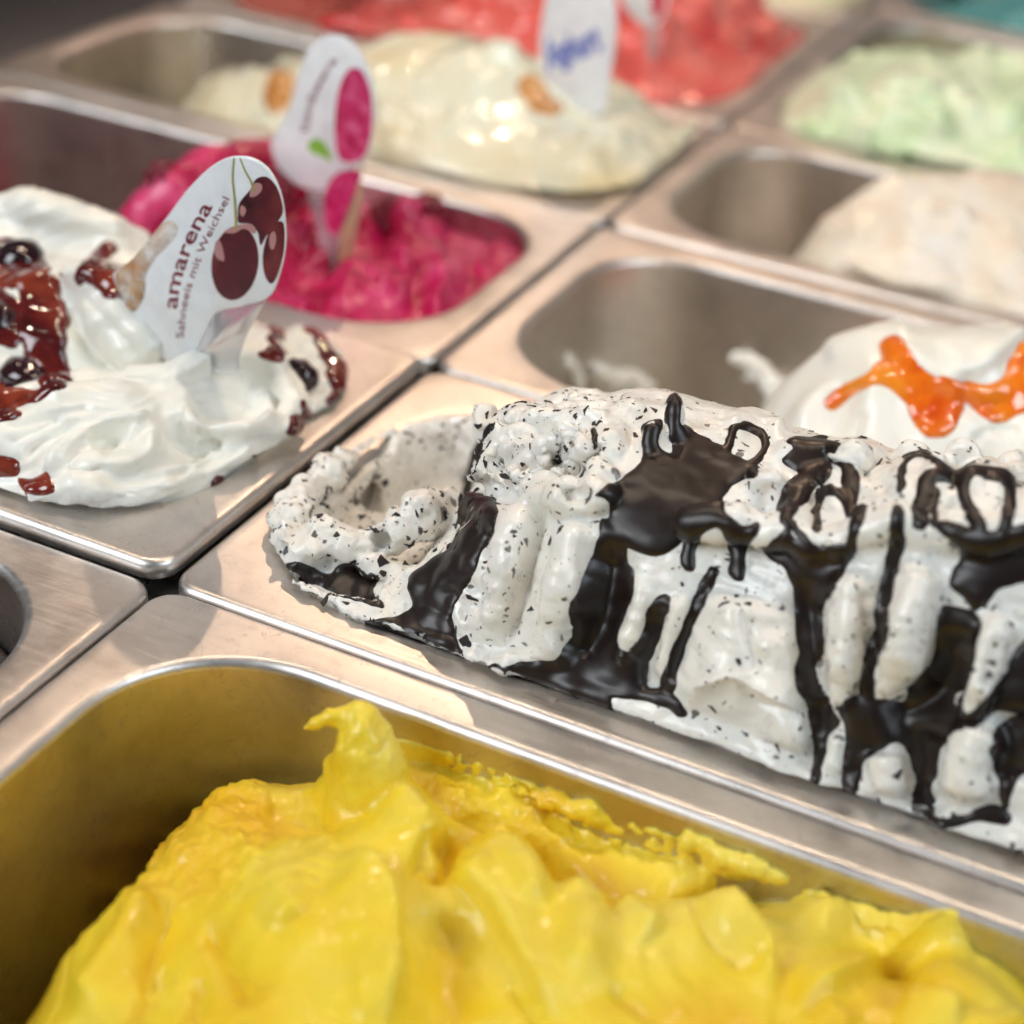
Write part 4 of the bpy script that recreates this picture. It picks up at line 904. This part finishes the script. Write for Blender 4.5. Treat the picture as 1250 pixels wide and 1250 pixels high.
# leftovers stuck to the wall of that pan
def residue(pts, rad, label, mat, h=0.9, seed=0):
    pts = [np.array(p) for p in pts]; lo = np.min(pts, 0)-max(rad)*2-3; hi = np.max(pts, 0)+max(rad)*2+3
    v = Vol(lo, hi, h); rs = np.random.default_rng(seed)
    v.chain(pts, rad, 2)
    for p, r in zip(pts, rad):
        for k in range(5): v.ell(p+rs.uniform(-1, 1, 3)*r*1.1, rs.uniform(.3, .6, 3)*r, 1)
    V, Q = v.mesh(1); V, Q = biggest(V, Q, 100); V = roughen(V, Q, .8, 4, seed)
    o = obj('ice_cream_residue', V, Q, mat); tag(o, label, 'ice cream', 'scraps of ice cream stuck to the pan wall'); return o
def on_wall(key, *rows):
    out = []
    for a, b in rows:
        for z in np.arange(-2, -110, -0.5):
            p = W(a, b, z=z)
            if rr(p[0], p[1], PANS[key])-z*TAPER > -0.8: break
        out.append(p)
    return out
residue(on_wall('orange', (692, 440), (705, 462)), [2.6, 3.4], 'small white scrap of ice cream at the far left of the empty pan', MWHITE, h=0.7, seed=5)
residue(on_wall('orange', (728, 452), (745, 462), (770, 466), (786, 474)), [4.5, 4.5, 5.5, 4], 'white scrap of ice cream low on the left of the empty pan wall', MWHITE, seed=1)
residue(on_wall('orange', (898, 436), (912, 440), (928, 452), (948, 475), (955, 500)), [2.2, 3.4, 4.2, 5, 6], 'white smear of ice cream on the wall left of the orange sauce', MWHITE, seed=2)

# ------------------------------------------------------------------ signs stuck in the ice cream
def slab(outline, y, thick, n=3):
    pl = loopcurve(outline, n); k = len(pl)
    A = np.array([W(a, b, y=y) for a, b in pl]); c = A.mean(0); ins = c+(A-c)*0.985
    V = np.vstack([ins+[0, -0.12, 0], A+[0, 0.1, 0], A+[0, thick-0.1, 0], ins+[0, thick+0.02, 0]])
    F = [tuple(range(k)), tuple(range(3*k, 4*k))[::-1]]
    for r in range(3): F += [(r*k+i, (r+1)*k+i, (r+1)*k+(i+1) % k, r*k+(i+1) % k) for i in range(k)]
    return V, F
def sticker(outline, y, n=4, th=0.08):
    pl = loopcurve(outline, n); k = len(pl)
    A = np.array([W(a, b, y=y) for a, b in pl])
    V = np.vstack([A, A+[0, th, 0]]); return V, [tuple(range(k))]+[(i, k+i, k+(i+1) % k, (i+1) % k) for i in range(k)]
def ribbon(pts, w, y, th=0.08):
    ln = curve(pts, 8); t = np.gradient(ln, axis=0); nrm = np.stack([-t[:,1], t[:,0]], 1); nrm /= np.linalg.norm(nrm, axis=1)[:, None]
    ww = np.linspace(w[0], w[1], len(ln))[:, None]/2; a, b = ln+nrm*ww, ln-nrm*ww
    poly = np.vstack([a, b[::-1]]); k = len(poly); A = np.array([W(p, q, y=y) for p, q in poly])
    n = len(ln); F = [(i, i+1, k-2-i, k-1-i) for i in range(n-1)]
    return A, F
def lettering(text, base, size, y, mat, parent, bold=0.0, shear=0.0):
    """flat print: text laid along a line on the sign"""
    cu = bpy.data.curves.new('lettering', 'FONT'); cu.body = text; cu.size = 1.0; cu.offset = bold; cu.shear = shear; cu.resolution_u = 3
    o = bpy.data.objects.new('lettering', cu); COL.objects.link(o)
    dg = bpy.context.evaluated_depsgraph_get(); me = bpy.data.meshes.new_from_object(o.evaluated_get(dg))
    bpy.data.objects.remove(o)
    P = np.array([v.co[:] for v in me.vertices]); w = P[:,0].max(); ln = curve(base, 24)
    seg = np.r_[0, np.cumsum(np.linalg.norm(np.diff(ln, axis=0), axis=1))]; u = np.clip(P[:,0]/w, 0, 1)*seg[-1]
    t = np.gradient(ln, axis=0); t /= np.linalg.norm(t, axis=1)[:, None]; nrm = np.stack([t[:,1], -t[:,0]], 1)
    bx = np.stack([np.interp(u, seg, ln[:, i]) for i in (0, 1)], 1); bn = np.stack([np.interp(u, seg, nrm[:, i]) for i in (0, 1)], 1)
    q = bx+bn*(P[:,1]*size)[:, None]
    V = np.array([W(a, b, y=y) for a, b in q])
    F = [tuple(p.vertices) for p in me.polygons]; bpy.data.meshes.remove(me)
    return obj('lettering', V, F, mat, parent, False)
MCARD = plain('white_sign_plastic', (0.86, 0.88, 0.90), 0.22, **{'Coat Weight': 0.3})
mclear, nt, b = new_mat('frosted_clear_plastic'); v = coords(nt)
L(nt, ramp(nt, noise_node(nt, v, 90, 2), [(0.3, (0.80, 0.78, 0.80)), (0.7, (0.88, 0.88, 0.9))]), b.inputs['Base Color'])
b.inputs['Transmission Weight'].default_value = 0.75; b.inputs['Roughness'].default_value = 0.25; b.inputs['IOR'].default_value = 1.3
MPRINT = plain('maroon_print', (0.20, 0.012, 0.03), 0.3)
MSTEM = plain('green_stem_print', (0.36, 0.36, 0.06), 0.3)
MBLUE = plain('blue_print', (0.10, 0.16, 0.55), 0.3)
MLEAF = plain('leaf_green_print', (0.26, 0.52, 0.06), 0.3)
MCRIM = plain('crimson_print', (0.62, 0.0, 0.04), 0.3)
MFRUIT = glossy('printed_cherry_red', [(0.03, 0.004, 0.006), (0.10, 0.008, 0.014), (0.20, 0.03, 0.03)], 70, 0.28, bumpy=0.0)
MRPRINT = glossy('printed_raspberry_red', [(0.42, 0.0, 0.06), (0.62, 0.02, 0.14), (0.74, 0.14, 0.30)], 160, 0.28, bumpy=0.0)
MSHINE = plain('printed_highlight', (0.50, 0.25, 0.24), 0.3)
def T4(rows): return [(120+a/4.168, 170+b/4.168) for a, b in rows]
def T3(rows): return [(310+a/4.167, 20+b/4.167) for a, b in rows]

SY = 79.0
s = empty('flavour_sign', W(245, 470, y=SY)); tag(s, 'white leaf shaped sign with cherries and the word amarena', 'sign', 'plastic signs stuck in the ice cream')
V, F = slab(T4([(700,88),(780,96),(860,150),(920,260),(946,400),(948,560),(905,735),(850,815),(720,850),(600,880),(540,990),(490,1085),(430,1112),(330,1120),(240,1062),(160,900),(112,790),(75,705),(92,668),(180,600),(330,420),(450,260),(560,150),(635,102)]), SY, 1.0); obj('panel', V, F, MCARD, s)
V, F = slab(T4([(600,884),(720,856),(846,822),(800,905),(745,1010),(712,1120),(694,1190),(440,1190),(432,1120),(492,1092),(542,996)]), SY+0.1, 0.8); obj('stem', V, F, mclear, s)
V, F = slab(T4([(252,1072),(300,1108),(330,1124),(330,1200),(262,1200),(256,1150)]), SY+0.1, 0.8); obj('stem', V, F, mclear, s)
PYF = SY-0.25
def cherry_print(c, rx, ry, rot, shade):
    a = np.linspace(0, 2*math.pi, 20, endpoint=False); ca, sa = math.cos(rot), math.sin(rot)
    e = [(c[0]+rx*math.cos(t)*ca-ry*math.sin(t)*sa, c[1]+rx*math.cos(t)*sa+ry*math.sin(t)*ca) for t in a]
    return e
pr1 = obj('printed_cherry', *sticker(T4(cherry_print((695, 630), 118, 190, 0.12, 0)), PYF), MFRUIT, s, False)
obj('highlight', *sticker(T4([(590,560),(600,520),(620,520),(640,590),(635,620),(600,600)]), PYF-0.12), MSHINE, pr1, False)
obj('highlight', *sticker(T4([(640,470),(700,440),(770,430),(800,455),(790,480),(740,455),(690,478)]), PYF-0.12), MSHINE, pr1, False)
pr2 = obj('printed_cherry', *sticker(T4([(710,380),(720,320),(770,260),(800,205),(850,190),(895,225),(925,290),(938,370),(905,430),(850,500),(825,540),(810,470),(770,430),(715,425)]), PYF+0.06), MFRUIT, s, False)
obj('highlight', *sticker(T4([(780,240),(800,222),(830,230),(830,262),(800,290),(770,290)]), PYF-0.12), MSHINE, pr2, False)
obj('highlight', *sticker(T4([(722,345),(735,338),(752,360),(738,392),(722,380)]), PYF-0.12), MSHINE, pr2, False)
pr3 = obj('printed_cherry', *sticker(T4([(870,470),(900,425),(942,430),(944,560),(915,680),(882,735),(850,700),(836,620),(845,540)]), PYF), MFRUIT, s, False)
obj('highlight', *sticker(T4([(872,490),(895,470),(905,510),(890,560),(872,545)]), PYF-0.12), MSHINE, pr3, False)
V, F = ribbon(T4([(688, 92), (682, 200), (694, 330), (700, 460)]), (1.4, 2.6), PYF-0.16); obj('printed_stalk', V, F, MSTEM, s, False)
V, F = ribbon(T4([(718, 94), (745, 160), (775, 215), (790, 265)]), (1.2, 2.4), PYF-0.16); obj('printed_stalk', V, F, MSTEM, s, False)
lettering('amarena', T4([(398, 868), (422, 720), (490, 520), (582, 342)]), 25.5, PYF, MPRINT, s, 0.012)
lettering('Sahneeis mit Weichsel', T4([(432, 1018), (462, 800), (545, 560), (668, 305)]), 13.5, PYF, MPRINT, s, 0.0)
V, F = sticker(T4([(84,695),(130,640),(180,603),(330,426),(392,430),(400,480),(352,540),(290,600),(240,690),(236,760),(216,830),(170,880),(118,795)]), SY-0.4, 4, 0.2); obj('sauce_smear', V, F, MSMEAR, s)

SY2 = W(392, 300, z=2)[1]
s = empty('flavour_sign', W(392, 320, y=SY2)); tag(s, 'white sign with a raspberry picture, standing in the pink ice cream', 'sign', 'plastic signs stuck in the ice cream')
V, F = slab(T3([(390,95),(470,112),(540,190),(590,300),(612,450),(602,600),(570,710),(500,770),(440,800),(400,870),(320,885),(230,862),(130,780),(85,662),(110,590),(180,470),(220,320),(260,200),(320,120)]), SY2, 1.2); obj('panel', V, F, MCARD, s)
V, F = slab(T3([(270,880),(400,878),(470,790),(560,720),(545,800),(500,960),(440,1120),(420,1300),(340,1300),(320,1080)]), SY2+0.1, 1.0); obj('stem', V, F, mclear, s)
V, F = slab(T3([(520,860),(550,880),(500,1200),(470,1300),(410,1300),(450,1080)]), SY2+0.1, 1.0); obj('stem', V, F, plain('tan_stem_plastic', (0.55, 0.36, 0.22), 0.5), s)  # second clear stem leg, with its tan reflection put into the colour
PY2 = SY2-0.3
obj('printed_raspberry', *sticker(T3([(500,262),(550,280),(592,380),(602,520),(585,650),(540,730),(470,742),(425,700),(410,560),(425,400),(460,300)]), PY2), MRPRINT, s, False)
obj('printed_raspberry', *sticker(T3([(420,800),(500,780),(540,800),(520,880),(470,1000),(420,1110),(370,1080),(355,960),(370,870)]), PY2), MRPRINT, s, False)
obj('printed_leaf', *sticker(T3([(275,650),(320,620),(370,660),(395,735),(350,715),(290,690)]), PY2), MLEAF, s, False)
lettering('himbeere', T3([(275, 590), (300, 460), (350, 340), (425, 225)]), 14, PY2, MPRINT, s, 0.01)

SY3 = W(712, 150, z=14)[1]
s = empty('flavour_sign', W(712, 170, y=SY3)); tag(s, 'tall white sign with blue lettering, standing in the cream coloured ice cream', 'sign', 'plastic signs stuck in the ice cream')
V, F = slab([(662,20),(659,70),(667,105),(684,130),(700,140),(737,138),(743,100),(752,45),(750,0),(738,-40),(705,-62),(676,-32)], SY3, 1.3); obj('panel', V, F, MCARD, s)
V, F = slab([(700,136),(738,134),(736,160),(732,190),(704,190),(702,160)], SY3+0.2, 1.0); obj('stem', V, F, mclear, s)
lettering('Joghurt', [(667, 80), (700, 73), (738, 58)], 46, SY3-0.3, MBLUE, s, 0.035, 0.3)
SY4 = W(795, 40, z=34)[1]
s = empty('flavour_sign', W(795, 50, y=SY4)); tag(s, 'white sign with a crimson stripe, standing in the coral red ice cream', 'sign', 'plastic signs stuck in the ice cream')
V, F = slab([(752,-40),(758,0),(775,24),(790,32),(806,28),(814,5),(815,-40),(785,-70)], SY4, 1.3); obj('panel', V, F, MCARD, s)
V, F = slab([(786,30),(804,28),(802,70),(790,70)], SY4+0.2, 1.0); obj('stem', V, F, mclear, s)
obj('printed_stripe', *sticker([(797,-40),(795,0),(797,20),(804,24),(811,5),(812,-40)], SY4-0.3), MCRIM, s, False)
